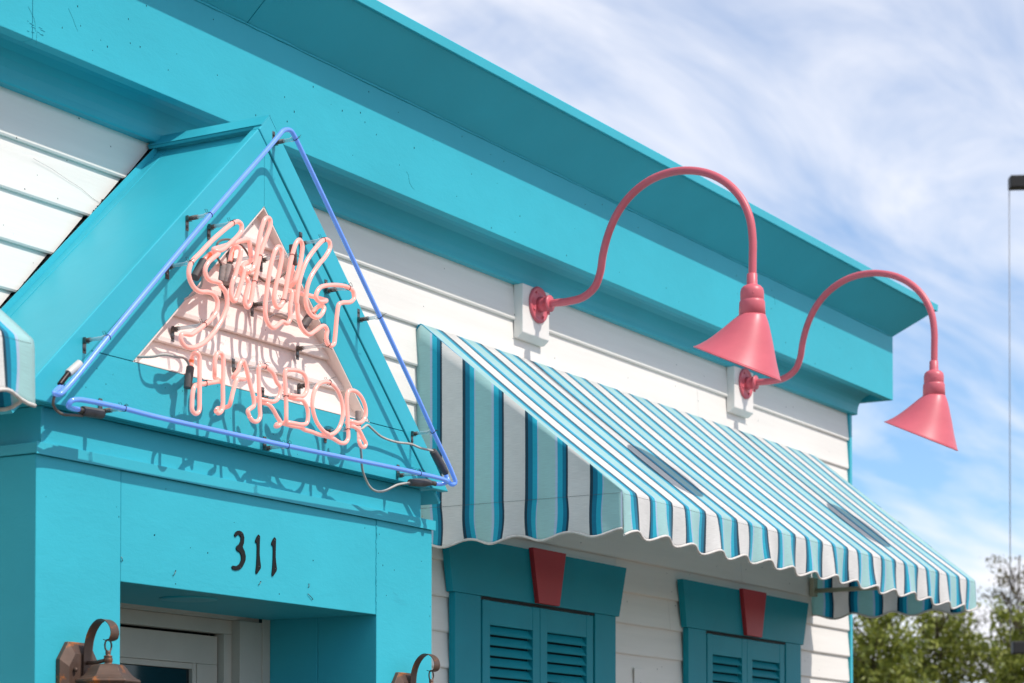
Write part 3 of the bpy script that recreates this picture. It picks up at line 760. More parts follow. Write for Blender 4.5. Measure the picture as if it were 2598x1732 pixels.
# ------------------------------------------------------------------ neon sign
NEON = {
's': [(5.538, 3.295, 38),(5.556, 3.31, 37),(5.577, 3.325, 35),(5.582, 3.329, 25),(5.571, 3.321, 8),(5.556, 3.31, 0),(5.532, 3.293, 0),(5.509, 3.274, 0),(5.495, 3.25, 0),(5.5, 3.232, 0),(5.519, 3.223, 0),(5.547, 3.224, 0),(5.571, 3.223, 0),(5.57, 3.218, 0),(5.593, 3.205, 0),(5.604, 3.185, 0),(5.604, 3.158, 0),(5.588, 3.126, 0),(5.563, 3.091, 0),(5.531, 3.057, 0),(5.489, 3.023, 0),(5.44, 3.001, 0),(5.399, 2.998, 0),(5.38, 3.013, 0),(5.382, 3.029, 0),(5.399, 3.035, 0),(5.428, 3.038, 0),(5.452, 3.052, 0),(5.494, 3.08, 0),(5.538, 3.115, 0),(5.555, 3.141, 0),(5.556, 3.165, 0),(5.538, 3.182, 0),(5.508, 3.184, 0),(5.473, 3.178, 0),(5.447, 3.182, 0),(5.427, 3.197, 0),(5.417, 3.215, 0),(5.416, 3.23, 0),(5.423, 3.25, 0),(5.437, 3.268, 0),(5.469, 3.295, 0),(5.523, 3.343, 0),(5.57, 3.38, 0),(5.618, 3.415, 0),(5.639, 3.428, 0),(5.659, 3.435, 0),(5.676, 3.429, 0),(5.676, 3.411, 0),(5.657, 3.389, 0),(5.618, 3.358, 0),(5.585, 3.333, 0),(5.561, 3.323, 0),(5.551, 3.322, 5),(5.554, 3.327, 14),(5.575, 3.336, 24),(5.609, 3.348, 30),(5.657, 3.367, 34),(5.7, 3.384, 35),(5.737, 3.398, 35),(5.759, 3.402, 35),(5.765, 3.391, 35),(5.769, 3.367, 35),(5.773, 3.346, 35),(5.761, 3.333, 34),(5.733, 3.32, 32),(5.717, 3.306, 24),(5.71, 3.29, 10),(5.716, 3.289, 2)] ,
'n': [(5.716, 3.289, 2),(5.733, 3.3, 0),(5.748, 3.323, 0),(5.758, 3.36, 0),(5.77, 3.409, 0),(5.785, 3.45, 0),(5.798, 3.473, 0),(5.813, 3.482, 0),(5.825, 3.479, 0),(5.827, 3.462, 0),(5.803, 3.413, 0),(5.776, 3.359, 0),(5.761, 3.315, 0),(5.749, 3.272, 0),(5.739, 3.248, 0),(5.729, 3.209, 0),(5.721, 3.185, 0),(5.709, 3.175, 0),(5.698, 3.181, 0),(5.696, 3.2, 0),(5.705, 3.225, 0),(5.713, 3.251, 0),(5.708, 3.264, 0),(5.714, 3.268, 4),(5.72, 3.279, 18),(5.72, 3.286, 32),(5.714, 3.295, 34),(5.7, 3.299, 20),(5.691, 3.298, 5),(5.69, 3.289, 0),(5.688, 3.276, 0),(5.683, 3.261, 0),(5.672, 3.235, 0),(5.656, 3.2, 0),(5.645, 3.183, 0),(5.635, 3.182, 0),(5.626, 3.194, 0),(5.626, 3.218, 0),(5.633, 3.243, 0),(5.643, 3.258, 0),(5.657, 3.294, 0),(5.669, 3.324, 0),(5.674, 3.346, 0),(5.679, 3.357, 8),(5.687, 3.364, 25),(5.684, 3.36, 36),(5.677, 3.348, 38),(5.672, 3.332, 38),(5.667, 3.316, 38)] ,
'u': [(6.0, 3.371, 38),(5.985, 3.32, 38),(5.973, 3.298, 34),(5.964, 3.296, 20),(5.962, 3.306, 4),(5.974, 3.335, 0),(5.994, 3.391, 0),(6.0, 3.436, 0),(5.985, 3.448, 0),(5.968, 3.436, 0),(5.945, 3.389, 0),(5.922, 3.316, 0),(5.911, 3.271, 0),(5.894, 3.225, 0),(5.874, 3.206, 0),(5.857, 3.208, 0),(5.848, 3.233, 0),(5.859, 3.278, 0),(5.876, 3.324, 0),(5.89, 3.378, 0),(5.887, 3.395, 0),(5.873, 3.402, 0),(5.856, 3.388, 0),(5.837, 3.35, 0),(5.82, 3.296, 0),(5.809, 3.243, 0),(5.801, 3.175, 0),(5.815, 3.145, 0),(5.844, 3.134, 0),(5.874, 3.151, 0),(5.893, 3.163, 0),(5.92, 3.163, 0),(5.935, 3.183, 0),(5.934, 3.216, 0),(5.945, 3.261, 0),(5.946, 3.272, 3),(5.958, 3.28, 22),(5.986, 3.286, 36)] ,
'g': [(5.986, 3.286, 36),(6.041, 3.289, 38),(6.091, 3.291, 38),(6.133, 3.292, 36),(6.161, 3.289, 26),(6.153, 3.284, 12),(6.135, 3.276, 3),(6.112, 3.27, 0),(6.092, 3.268, 0),(6.077, 3.278, 0),(6.083, 3.296, 0),(6.103, 3.316, 0),(6.157, 3.334, 0),(6.218, 3.345, 0),(6.265, 3.347, 0),(6.29, 3.34, 0),(6.296, 3.329, 0),(6.296, 3.316, 0),(6.277, 3.301, 0),(6.229, 3.289, 0),(6.208, 3.279, 0),(6.201, 3.26, 0),(6.193, 3.213, 0),(6.185, 3.158, 0),(6.18, 3.142, 0),(6.16, 3.132, 0),(6.141, 3.138, 0),(6.136, 3.157, 0),(6.141, 3.18, 0),(6.128, 3.191, 0),(6.11, 3.188, 0),(6.072, 3.165, 0),(6.042, 3.149, 0),(6.022, 3.15, 0),(5.996, 3.165, 0),(5.979, 3.195, 0),(5.974, 3.231, 0),(5.971, 3.24, 0),(5.98, 3.293, 0),(5.997, 3.34, 0),(6.023, 3.385, 0),(6.067, 3.433, 0),(6.112, 3.472, 0),(6.13, 3.481, 0),(6.151, 3.479, 0),(6.157, 3.462, 0),(6.136, 3.43, 0),(6.088, 3.385, 0),(6.05, 3.342, 0),(6.029, 3.303, 0),(6.022, 3.267, 0),(6.021, 3.263, 0),(6.026, 3.237, 0),(6.044, 3.218, 0),(6.072, 3.211, 0),(6.1, 3.22, 0),(6.12, 3.241, 0),(6.126, 3.253, 2),(6.131, 3.262, 15),(6.131, 3.26, 30),(6.122, 3.249, 36),(6.112, 3.236, 38)] ,
'H': [(5.469, 2.952, 34),(5.474, 2.973, 34),(5.465, 2.983, 24),(5.455, 2.986, 8),(5.457, 2.987, 0),(5.468, 2.976, 0),(5.47, 2.93, 0),(5.47, 2.853, 0),(5.468, 2.811, 0),(5.453, 2.8, 0),(5.436, 2.807, 0),(5.434, 2.832, 0),(5.438, 2.867, 0),(5.447, 2.882, 2),(5.475, 2.893, 16),(5.5, 2.9, 20),(5.522, 2.905, 18),(5.539, 2.91, 14),(5.577, 2.92, 14),(5.599, 2.925, 20),(5.602, 2.932, 32),(5.583, 2.932, 28),(5.559, 2.934, 12),(5.548, 2.943, 3),(5.546, 2.982, 0),(5.556, 3.001, 0),(5.568, 3.007, 0),(5.583, 3.002, 0),(5.587, 2.965, 0),(5.585, 2.902, 0),(5.585, 2.848, 0),(5.579, 2.828, 0),(5.562, 2.818, 0),(5.551, 2.823, 0)] ,
'A': [(5.551, 2.823, 0),(5.577, 2.836, 14),(5.607, 2.843, 22),(5.625, 2.848, 20),(5.627, 2.852, 8),(5.625, 2.865, 0),(5.635, 2.894, 0),(5.65, 2.929, 0),(5.66, 2.941, 1),(5.683, 2.944, 6),(5.714, 2.949, 16),(5.714, 2.95, 32),(5.691, 2.946, 34),(5.665, 2.945, 22),(5.649, 2.947, 8),(5.66, 2.966, 0),(5.672, 2.991, 0),(5.688, 3.002, 0),(5.701, 2.984, 0),(5.724, 2.933, 0),(5.743, 2.888, 0),(5.743, 2.869, 0),(5.725, 2.857, 0),(5.712, 2.847, 0),(5.72, 2.832, 0)] ,
'R': [(5.72, 2.832, 0),(5.735, 2.821, 0),(5.759, 2.821, 0),(5.775, 2.837, 0),(5.774, 2.869, 0),(5.77, 2.932, 0),(5.768, 2.98, 0),(5.77, 2.996, 0),(5.79, 3.003, 0),(5.816, 3.0, 0),(5.843, 2.989, 0),(5.864, 2.963, 0),(5.883, 2.95, 0),(5.882, 2.93, 0),(5.864, 2.906, 0),(5.842, 2.897, 0),(5.83, 2.896, 0),(5.798, 2.897, 6),(5.788, 2.901, 24),(5.796, 2.894, 24),(5.806, 2.889, 12),(5.817, 2.885, 0),(5.843, 2.873, 0),(5.868, 2.85, 0),(5.879, 2.842, 0),(5.884, 2.834, 0),(5.873, 2.824, 0),(5.873, 2.823, 10),(5.892, 2.833, 22)] ,
'B': [(5.892, 2.833, 22),(5.918, 2.841, 24),(5.927, 2.843, 12),(5.914, 2.847, 0),(5.914, 2.903, 0),(5.91, 2.958, 0),(5.907, 2.995, 0),(5.913, 3.01, 0),(5.932, 3.014, 0),(5.979, 3.019, 0),(6.011, 3.013, 0),(6.027, 2.992, 0),(6.027, 2.962, 0),(6.008, 2.942, 0),(5.973, 2.935, 0),(5.943, 2.934, 6),(5.937, 2.935, 20),(5.954, 2.929, 16),(5.973, 2.926, 0),(6.005, 2.926, 0),(6.027, 2.909, 0),(6.035, 2.884, 0),(6.028, 2.856, 0),(6.005, 2.847, 0),(5.957, 2.844, 0),(5.931, 2.843, 4),(5.926, 2.841, 18)] ,
'O': [(5.934, 2.842, 24),(5.975, 2.841, 24),(6.023, 2.842, 22),(6.04, 2.836, 16),(6.07, 2.834, 12),(6.11, 2.83, 10),(6.146, 2.831, 8),(6.151, 2.836, 2),(6.128, 2.84, 0),(6.112, 2.847, 0),(6.086, 2.864, 0),(6.066, 2.892, 0),(6.058, 2.925, 0),(6.069, 2.965, 0),(6.095, 2.994, 0),(6.134, 3.008, 0),(6.167, 3.006, 0),(6.201, 2.99, 0),(6.224, 2.96, 0),(6.233, 2.923, 0),(6.224, 2.887, 0),(6.201, 2.856, 0),(6.171, 2.839, 0),(6.15, 2.833, 6)] ,
'r': [(6.149, 2.83, 10),(6.182, 2.827, 5),(6.218, 2.817, 0),(6.248, 2.822, 0),(6.263, 2.838, 0),(6.262, 2.878, 0),(6.258, 2.936, 0),(6.256, 2.975, 0),(6.263, 2.994, 0),(6.278, 3.002, 0),(6.309, 3.003, 0),(6.34, 2.99, 0),(6.364, 2.962, 0),(6.368, 2.933, 0),(6.351, 2.909, 0),(6.323, 2.899, 0),(6.29, 2.9, 8),(6.288, 2.898, 24),(6.295, 2.887, 14),(6.303, 2.882, 0),(6.33, 2.873, 0),(6.354, 2.85, 0),(6.368, 2.835, 0),(6.361, 2.823, 0),(6.34, 2.823, 0),(6.33, 2.835, 0),(6.365, 2.86, 26),(6.379, 2.883, 36),(6.381, 2.899, 38)] ,
}
BLUE = {
'b1': [(4.898, 2.8, 42),(4.878, 2.787, 40),(4.845, 2.769, 20),(4.843, 2.764, 2),(4.867, 2.782, 0),(5.092, 3.006, 0),(5.49, 3.397, 0),(5.64, 3.541, 0),(5.804, 3.696, 0),(5.876, 3.766, 0),(5.89, 3.78, 0),(5.912, 3.791, 0),(5.937, 3.793, 0),(5.956, 3.781, 0),(5.974, 3.764, 0),(6.682, 3.052, 0),(6.792, 2.936, 0),(6.921, 2.803, 0),(6.94, 2.773, 0),(6.931, 2.765, 6),(6.933, 2.774, 22),(6.937, 2.789, 32),(6.932, 2.803, 36)] ,
'b2': [(4.961, 2.742, 34),(4.928, 2.74, 28),(4.892, 2.742, 10),(4.896, 2.754, 2),(4.92, 2.761, 0),(4.963, 2.764, 0),(5.094, 2.766, 0),(5.272, 2.763, 0),(5.922, 2.766, 0),(6.542, 2.775, 0),(6.704, 2.776, 0),(6.868, 2.774, 0),(6.899, 2.771, 10),(6.89, 2.764, 24),(6.858, 2.761, 32)] ,
}
SUP = {
'blue': [(5.962, 3.773),(5.516, 3.409),(5.032, 2.952),(5.115, 2.76),(5.927, 2.77),(6.708, 2.772),(6.785, 2.931),(6.379, 3.34)] ,
'pink': [(5.428, 3.259),(5.634, 3.421),(5.494, 3.079),(5.771, 3.355),(5.744, 3.263),(5.945, 3.388),(6.146, 3.133),(5.896, 3.231),(6.118, 3.479),(6.262, 3.345),(5.8, 3.001),(5.519, 2.902),(6.154, 3.007),(6.262, 2.873),(5.91, 2.923)] ,
}
CAB = {
'w1': [(5.165, 2.911),(5.249, 2.946),(5.333, 2.964),(5.4, 2.966),(5.424, 2.946)] ,
'w2': [(6.351, 2.911),(6.389, 2.915),(6.444, 2.913),(6.476, 2.907),(6.56, 2.891),(6.653, 2.885),(6.733, 2.888),(6.763, 2.88),(6.789, 2.867)] ,
'w3': [(6.368, 2.819),(6.393, 2.805),(6.411, 2.785),(6.448, 2.735),(6.542, 2.701),(6.455, 2.729),(6.497, 2.703),(6.539, 2.698),(6.582, 2.711),(6.632, 2.735)] ,
'w4': [(4.854, 2.764),(4.859, 2.747),(4.878, 2.732),(4.904, 2.723),(4.931, 2.722)] ,
'w5': [(5.509, 3.256),(5.535, 3.263),(5.556, 3.258),(5.568, 3.246),(5.572, 3.229),(5.56, 3.209),(5.545, 3.192),(5.513, 3.174),(5.469, 3.159),(5.442, 3.158)] ,
'w6': [(5.922, 3.364),(5.91, 3.341),(5.885, 3.314),(5.854, 3.306),(5.823, 3.32),(5.795, 3.348),(5.772, 3.37),(5.733, 3.376),(5.696, 3.376)] ,
'w7': [(5.591, 3.285),(5.586, 3.302),(5.585, 3.324),(5.578, 3.106)] ,
'w8': [(6.014, 3.221),(5.984, 3.214),(5.964, 3.204),(5.944, 3.191)] ,
}

TY = 4.355
RT = 0.0074
NS = thing('neon_word_sign', 'lit pink neon lettering of two words, the lower one reading HARBOR, before the triangular gable', 'neon sign', (5.92, 4.44, 2.80))
NB = thing('neon_border_sign', 'lit blue neon tube bent into a triangle round the pink lettering on the gable', 'neon sign', (5.94, 4.44, 2.76))
allp = {'pink': [], 'blue': []}
for k, pts in NEON.items():
    P = crom([Vector((x, TY+dd/1000, z)) for x, z, dd in pts], 5); allp['pink'] += P
    m = MB(); m.tube(P, RT*(1.0 if k in 'snug' else 0.94), 14); m.build('letter_tube', M['neonpink'], NS)
for k, pts in BLUE.items():
    P = crom([Vector((x, TY+dd/1000, z)) for x, z, dd in pts], 6); allp['blue'] += P
    m = MB(); m.tube(P, RT*1.06, 16); m.build('border_tube', M['neonblue'], NB)
# black marker and burn marks on the blue tube
def in_open(x, z):
    return z > 2.939 and x > OL[0]+(z-2.939)*(OA[0]-OL[0])/(OA[1]-2.939) and x < OR_[0]-(z-2.939)*(OR_[0]-OA[0])/(OA[1]-2.939)
rs = random.Random(3)
for kind, root in (('pink', NS), ('blue', NB)):
    for (x, z) in SUP[kind]:
        P = allp[kind]
        i = min(range(1, len(P)-1), key=lambda q: (P[q].x-x)**2+(P[q].z-z)**2+((P[q].y-TY)*1.2)**2)
        c = P[i]; tg = (P[i+1]-P[i-1]).normalized(); px_, pz = c.x, c.z
        op = in_open(px_, pz); by = 4.482 if op else PY if kind == 'pink' else FY+0.002
        dz = rs.choice((-1, 1)) if pz > 2.80 else 1
        m = MB()   # zinc foot with screw
        m.box(px_-0.0075, px_+0.0075, by-0.003, by, pz+min(0, dz*0.034)-0.004, pz+max(0, dz*0.034)+0.004)
        m.box(px_-0.0085, px_+0.0085, by-0.016, by-0.003, pz-0.0085, pz-0.0065); m.box(px_-0.0085, px_-0.0065, by-0.014, by-0.003, pz-0.008, pz+0.008); m.box(px_+0.0065, px_+0.0085, by-0.014, by-0.003, pz-0.008, pz+0.008)
        m.lathe([(0.001, 0), (0.0055, 0), (0.0045, 0.003), (0.001, 0.004)], (px_, by-0.003, pz+dz*0.026), axis=(0, -1, 0), seg=10)
        sp = m.build('tube_support', M['chrome'], root, bevel=0.0006)
        m = MB(); m.tube([(px_, by-0.003, pz), (px_, by-0.026, pz)], 0.0068, 12)
        if rs.random() < 0.5:
            for q in range(5): m.lathe([(0.0045, 0), (0.0075, 0.0005), (0.0075, 0.002), (0.0045, 0.0025)], (px_, by-0.022-q*0.0048, pz), axis=(0, -1, 0), seg=12)
        m.build('socket', M['ceramic'], sp)
        m = MB(); e_ = c.y+0.010; m.tube([(px_, by-0.024, pz), (px_, e_+0.012, pz), (px_, e_+0.010, pz), (px_, e_, pz)], [0.0058, 0.0058, 0.0072, 0.0085], 12)
        m.build('glass_post', M['glass'], sp)
        # tie wire round the tube
        n_ = tg.cross(Vector((0, 1, 0))).normalized(); b2_ = tg.cross(n_); rr_ = RT*1.06+0.0010
        pts = [c+tg*(0.0016*math.sin(q*1.1))+(n_*math.cos(q*math.pi/8)+b2_*math.sin(q*math.pi/8))*rr_ for q in range(0, 33)]
        w = pts[-1]; pts += [w+Vector((rs.uniform(.004, .012), -rs.uniform(0, .006), rs.uniform(.001, .010))), w+Vector((rs.uniform(.014, .026), -rs.uniform(0, .01), rs.uniform(-.002, .014)))]
        m = MB(); m.tube(pts, 0.00075, 5); m.tube([w, w+Vector((rs.uniform(.010, .020), -.004, rs.uniform(-.006, .004)))], 0.00075, 5)
        m.tube([c+Vector((-0.006, 0.008, 0.004)), c+Vector((-0.012, 0.012, 0.016)), c+Vector((-0.003, 0.010, 0.018)), c+Vector((0.002, 0.009, 0.008))], 0.0007, 5)
        m.build('tie_wire', M['tie'], sp)
def cyl(name, p, q, r, m_, root, taper=None, seg=18):
    a = Vector((p[0], TY+p[2]/1000, p[1])); b_ = Vector((q[0], TY+q[2]/1000, q[1])); d_ = b_-a
    m = MB()
    if taper: m.tube([a, a+d_*0.06, a+d_*0.3, a+d_*0.7, a+d_*0.95, b_], [r*taper, r*(taper+.25), r, r, r*0.92, r*0.8], seg)
    else: m.tube([a, a+d_*0.01, a+d_*0.04, a+d_*0.96, a+d_*0.99, b_], [r*.9, r*.97, r, r, r*.97, r*.88], seg)
    return m.build(name, M[m_], root)
BT = [((5.536,3.290,38),(5.492,3.229,38),.0145,'boot'), ((5.668,3.304,40),(5.651,3.243,40),.0135,'bootlight'), ((5.649,3.301,50),(5.639,3.248,50),.0105,'bootlight'), ((6.005,3.442,42),(6.011,3.375,42),.0125,'boot'),
      ((6.107,3.230,42),(6.059,3.179,42),.0140,'boot'), ((5.473,2.951,38),(5.459,2.883,38),.0125,'boot'), ((6.384,2.953,42),(6.385,2.902,42),.0105,'bootlight')]
for p, q, r_, m_ in BT: cyl('electrode_boot', p, q, r_, m_, NS)
for p, q in (((5.566,3.318,36),(5.542,3.297,38)), ((5.678,3.348,38),(5.672,3.324,38)), ((6.128,3.254,36),(6.114,3.238,38)), ((5.474,2.974,34),(5.472,2.953,36))):
    cyl('electrode_tip', p, q, RT*1.03, 'orange', NS)
for p, q in (((5.543,3.298,38),(5.530,3.284,38)), ((5.673,3.326,38),(5.668,3.300,40)), ((6.115,3.239,38),(6.104,3.227,41)), ((5.472,2.955,36),(5.470,2.935,38)), ((6.383,2.900,38),(6.381,2.880,38))):
    cyl('electrode', p, q, RT*0.86, 'ceramic', NS)
cyl('electrode', (4.890,2.803,42), (4.929,2.844,42), .0082, 'tie', NB); cyl('electrode_boot', (4.925,2.840,42), (4.975,2.878,42), .0120, 'plastic', NB, taper=None)
cyl('electrode_boot', (6.936,2.806,36), (6.845,2.878,36), .0150, 'boot', NB, taper=.55)
cyl('electrode', (4.955,2.742,36), (4.985,2.7405,36), .0088, 'ceramic', NB); cyl('electrode_boot', (4.980,2.7405,36), (5.064,2.7445,36), .0150, 'boot', NB)
cyl('electrode', (6.861,2.761,34), (6.823,2.761,34), .0085, 'ceramic', NB); cyl('electrode_boot', (6.826,2.761,34), (6.693,2.745,34), .0145, 'boot', NB, taper=.55)
# high-voltage cables
def cable(pts, m_='wire', r_=0.0042):
    m = MB(); m.tube([Vector(p) for p in pts], r_, 10, sub=6); return m.build('cable', M[m_], NS)
cable([(5.290,4.500,2.962),(5.293,4.455,2.957),(5.310,4.405,2.956),(5.333,4.385,2.964),(5.400,4.385,2.968),(5.440,4.39,2.972),(5.462,4.392,2.960),(5.467,4.392,2.945)])
cable([(6.383,4.395,2.905),(6.375,4.40,2.885),(6.40,4.395,2.893),(6.444,4.400,2.913),(6.476,4.405,2.907),(6.560,4.42,2.891),(6.653,4.42,2.885),(6.733,4.41,2.888),(6.775,4.40,2.880),(6.845,4.391,2.878)])
cable([(6.366,4.375,2.825),(6.393,4.39,2.800),(6.430,4.41,2.755),(6.497,4.425,2.708),(6.539,4.425,2.698),(6.582,4.42,2.705),(6.640,4.405,2.732),(6.700,4.389,2.745)], 'wire')
cable([(4.862,4.385,2.780),(4.859,4.39,2.760),(4.862,4.395,2.742),(4.884,4.40,2.727),(4.910,4.40,2.721),(4.945,4.395,2.724),(4.985,4.395,2.728)], 'wiredark')
cable([(5.497,4.395,3.236),(5.512,4.40,3.262),(5.540,4.41,3.268),(5.563,4.42,3.256),(5.572,4.43,3.229),(5.560,4.44,3.205),(5.545,4.445,3.192),(5.500,4.455,3.168),(5.455,4.46,3.158),(5.425,4.475,3.165)], 'wire', .0036)
cable([(6.012,4.397,3.376),(5.985,4.40,3.352),(5.945,4.42,3.318),(5.905,4.43,3.304),(5.860,4.43,3.316),(5.830,4.43,3.350),(5.795,4.43,3.385),(5.755,4.43,3.400),(5.700,4.43,3.398),(5.640,4.42,3.372),(5.622,4.41,3.330),(5.640,4.405,3.300)], 'wiredark', .0036)
cable([(6.062,4.397,3.180),(6.050,4.43,3.205),(6.02,4.45,3.222),(5.985,4.455,3.216),(5.955,4.46,3.198)], 'wire', .0034)

# ------------------------------------------------------------------ house numbers
DG3 = [(5.817,2.469),(5.813,2.476),(5.821,2.485),(5.830,2.490),(5.840,2.492),(5.851,2.490),(5.860,2.485),(5.866,2.471),(5.864,2.454),(5.857,2.441),(5.868,2.428),(5.874,2.412),(5.873,2.401),(5.868,2.391),(5.856,2.375),(5.841,2.366),(5.822,2.362),(5.805,2.364),(5.800,2.371),(5.807,2.376),(5.826,2.376),(5.841,2.384),(5.850,2.398),(5.850,2.412),(5.843,2.422),(5.828,2.426),(5.822,2.433),(5.826,2.440),(5.839,2.448),(5.847,2.460),(5.848,2.471),(5.840,2.478),(5.832,2.478),(5.824,2.471)]
DG1 = [(5.942,2.490),(5.950,2.485),(5.949,2.470),(5.948,2.444),(5.948,2.424),(5.951,2.405),(5.955,2.386),(5.953,2.379),(5.935,2.361),(5.929,2.360),(5.927,2.367),(5.931,2.390),(5.933,2.416),(5.934,2.443),(5.933,2.460),(5.924,2.464),(5.926,2.471),(5.934,2.483)]
def digit(pts, label, screws):
    xs = [p[0] for p in pts]; T = thing('house_number', label, 'house number', (sum(xs)/len(xs), 4.487, min(p[1] for p in pts)), 'black house numbers on the porch lintel')
    m = MB(); m.prism_y(pts[::-1], 4.4838, 4.4868); m.build('numeral', M['black'], T, bevel=0.0006)
    for x, z in screws:
        m = MB(); m.lathe([(0.0005, 0), (0.0019, 0), (0.0014, 0.0012), (0.0005, 0.0014)], (x, 4.4838, z), axis=(0, -1, 0), seg=8); m.build('screw', M['chrome'], T)
digit(DG3, 'black metal numeral 3, leftmost on the turquoise lintel', [(5.851,2.484),(5.845,2.374)])
digit(DG1, 'black metal numeral 1 in the middle, right beside the 3 on the lintel', [(5.941,2.480),(5.944,2.386)])
digit([(x+0.087, z) for x, z in DG1], 'black metal numeral 1, rightmost on the turquoise lintel', [(6.028,2.480),(6.031,2.386)])

# ------------------------------------------------------------------ wall lanterns
def lantern(X, label):
    T = thing('wall_lantern', label, 'lantern', (X, 4.487, 1.95), 'rusty bronze wall lanterns beside the door')
    def octo(hw, hs, z0, z1, ch): return [(X-hs, z0), (X+hs, z0), (X+hw, z0+ch), (X+hw, z1-ch), (X+hs, z1), (X-hs, z1), (X-hw, z1-ch), (X-hw, z0+ch)]
    m = MB(); a = octo(.083, .046, 1.830, 2.082, .053); c_ = octo(.060, .034, 1.868, 2.046, .038)
    vs = [(p[0], 4.4865, p[1]) for p in a]+[(p[0], 4.472, p[1]) for p in a]+[(p[0], 4.456, p[1]) for p in c_]
    fs = [list(range(8))]+[(i, (i+1) % 8, 8+(i+1) % 8, 8+i) for i in range(8)]+[(8+i, 8+(i+1) % 8, 16+(i+1) % 8, 16+i) for i in range(8)]+[list(range(23, 15, -1))]
    m.add(vs, fs); m.build('back_plate', M['bronze'], T, bevel=0.001)
    kx = X-0.040
    m = MB(); m.lathe([(0.001, 0), (0.003, 0), (0.003, 0.005), (0.006, 0.006), (0.007, 0.010), (0.004, 0.014), (0.001, 0.015)], (kx, 4.458, 2.000), axis=(0, -1, 0), seg=12); m.build('cap_nut', M['bronze'], T)
    path = [(4.452,1.985),(4.451,2.02),(4.450,2.05),(4.447,2.078),(4.441,2.100),(4.428,2.124),(4.410,2.141),(4.392,2.147),(4.372,2.142),(4.355,2.127),(4.349,2.106),(4.355,2.090),(4.368,2.084),(4.381,2.086),(4.393,2.089)]
    P = crom([Vector((0, *p)) for p in path], 4); n = len(P); vs = []; XS = X+0.014
    for i, p in enumerate(P):
        t = (P[min(i+1, n-1)]-P[max(0, i-1)]).normalized(); nn_ = Vector((0, -t.z, t.y)); w = 0.0185 if i < n-12 else 0.0185*max(0.06, (n-1-i)/12)
        for sx, so in ((-1, -1), (1, -1), (1, 1), (-1, 1)): vs.append((XS+sx*w, p.y+nn_.y*so*0.0010, p.z+nn_.z*so*0.0010))
    fs = [(i*4+k, i*4+(k+1) % 4, (i+1)*4+(k+1) % 4, (i+1)*4+k) for i in range(n-1) for k in range(4)]+[(3, 2, 1, 0), tuple((n-1)*4+k for k in range(4))]
    m = MB(); m.add(vs, fs); m.build('scroll_strap', M['bronze'], T)
    cy = 4.374; cx_ = XS
    m = MB(); ring = [(cx_+0.0145*math.cos(a_), cy, 2.070+0.0175*math.sin(a_)) for a_ in [2*math.pi*k/24 for k in range(25)]]; m.tube(ring, 0.0026, 8, caps=False); m.build('hanging_ring', M['bronze'], T)
    m = MB(); m.lathe([(0.001, 2.056), (0.008, 2.056), (0.008, 2.048), (0.007, 2.042), (0.012, 2.041), (0.0125, 2.037), (0.011, 2.036), (0.013, 2.033), (0.0135, 2.029), (0.0125, 2.022), (0.010, 2.019), (0.0125, 2.018), (0.0125, 2.014), (0.001, 2.014)], (cx_, cy, 0), seg=20); m.build('finial', M['bronze'], T)
    m = MB(); m.tube([(cx_-0.003, 4.458, 2.022), (cx_-0.002, 4.42, 2.022), (cx_, cy+.01, 2.028)], 0.0058, 10); m.build('support_arm', M['bronze'], T)
    m = MB(); m.lathe([(0.030, 2.0165), (0.041, 2.0150), (0.048, 2.011), (0.055, 2.003), (0.062, 1.993), (0.071, 1.983), (0.082, 1.975), (0.092, 1.9705), (0.0945, 1.966), (0.093, 1.962), (0.086, 1.959), (0.084, 1.950), (0.001, 1.950)], (cx_, cy, 0), seg=6, smooth=False, phase=R(12)); m.build('lantern_roof', M['bronze'], T, bevel=0.001)
    for k in range(6):
        a0 = R(12)+k*math.pi/3; p0 = Vector((cx_+.080*math.cos(a0), cy+.080*math.sin(a0), 1.950)); p1 = Vector((cx_+.056*math.cos(a0), cy+.056*math.sin(a0), 1.78))
        m = MB(); m.tube([p0, p1], 0.0035, 6); m.build('corner_bar', M['bronze'], T)
    m = MB(); m.lathe([(0.076, 1.9495), (0.054, 1.781)], (cx_, cy, 0), seg=6, smooth=False, phase=R(12)); m.build('glass_panes', M['glass'], T)
    m = MB(); m.lathe([(0.001, 1.780), (0.062, 1.780), (0.058, 1.768), (0.030, 1.755), (0.010, 1.735), (0.001, 1.73)], (cx_, cy, 0), seg=6, smooth=False, phase=R(12)); m.build('lantern_base', M['bronze'], T)
    return T
l1 = lantern(5.063, 'rusting bronze wall lantern on the left porch pier, its flared roof in view')
l2 = copy_tree(l1); l2.location = l2.location+Vector((1.733, 0, 0)); l2['label'] = 'rusting bronze wall lantern on the right porch pier, only its top scroll in view'

# ------------------------------------------------------------------ far banner frame at the right edge
BP = Vector((19.31, 6.38, 0)); dr = Vector((0.51, -0.86, 0))
T = thing('banner_frame', 'dark post frame with two arms and a thin cable at the right edge', 'sign frame', BP+dr*1.5)
def arm(zc, h, nm):
    m = MB(); a = BP+Vector((0, 0, zc)); b_ = BP+dr*1.5+Vector((0, 0, zc+0.03))
    w = Vector((0.86, 0.51, 0))*0.06
    vs = [a-w+Vector((0,0,-h)), a+w+Vector((0,0,-h)), a+w+Vector((0,0,h)), a-w+Vector((0,0,h)), b_-w+Vector((0,0,-h)), b_+w+Vector((0,0,-h)), b_+w+Vector((0,0,h)), b_-w+Vector((0,0,h))]
    m.add(vs, [(0,1,2,3),(7,6,5,4),(0,4,5,1),(1,5,6,2),(2,6,7,3),(3,7,4,0)]); m.build(nm, M['dark'], T, bevel=0.01)
arm(7.085, 0.055, 'arm'); arm(2.995, 0.055, 'arm')
m = MB(); m.tube([BP+Vector((0.0, 0, 7.04)), BP+Vector((0.05, 0.03, 3.04))], 0.0045, 6); m.build('cable', M['cable'], T)
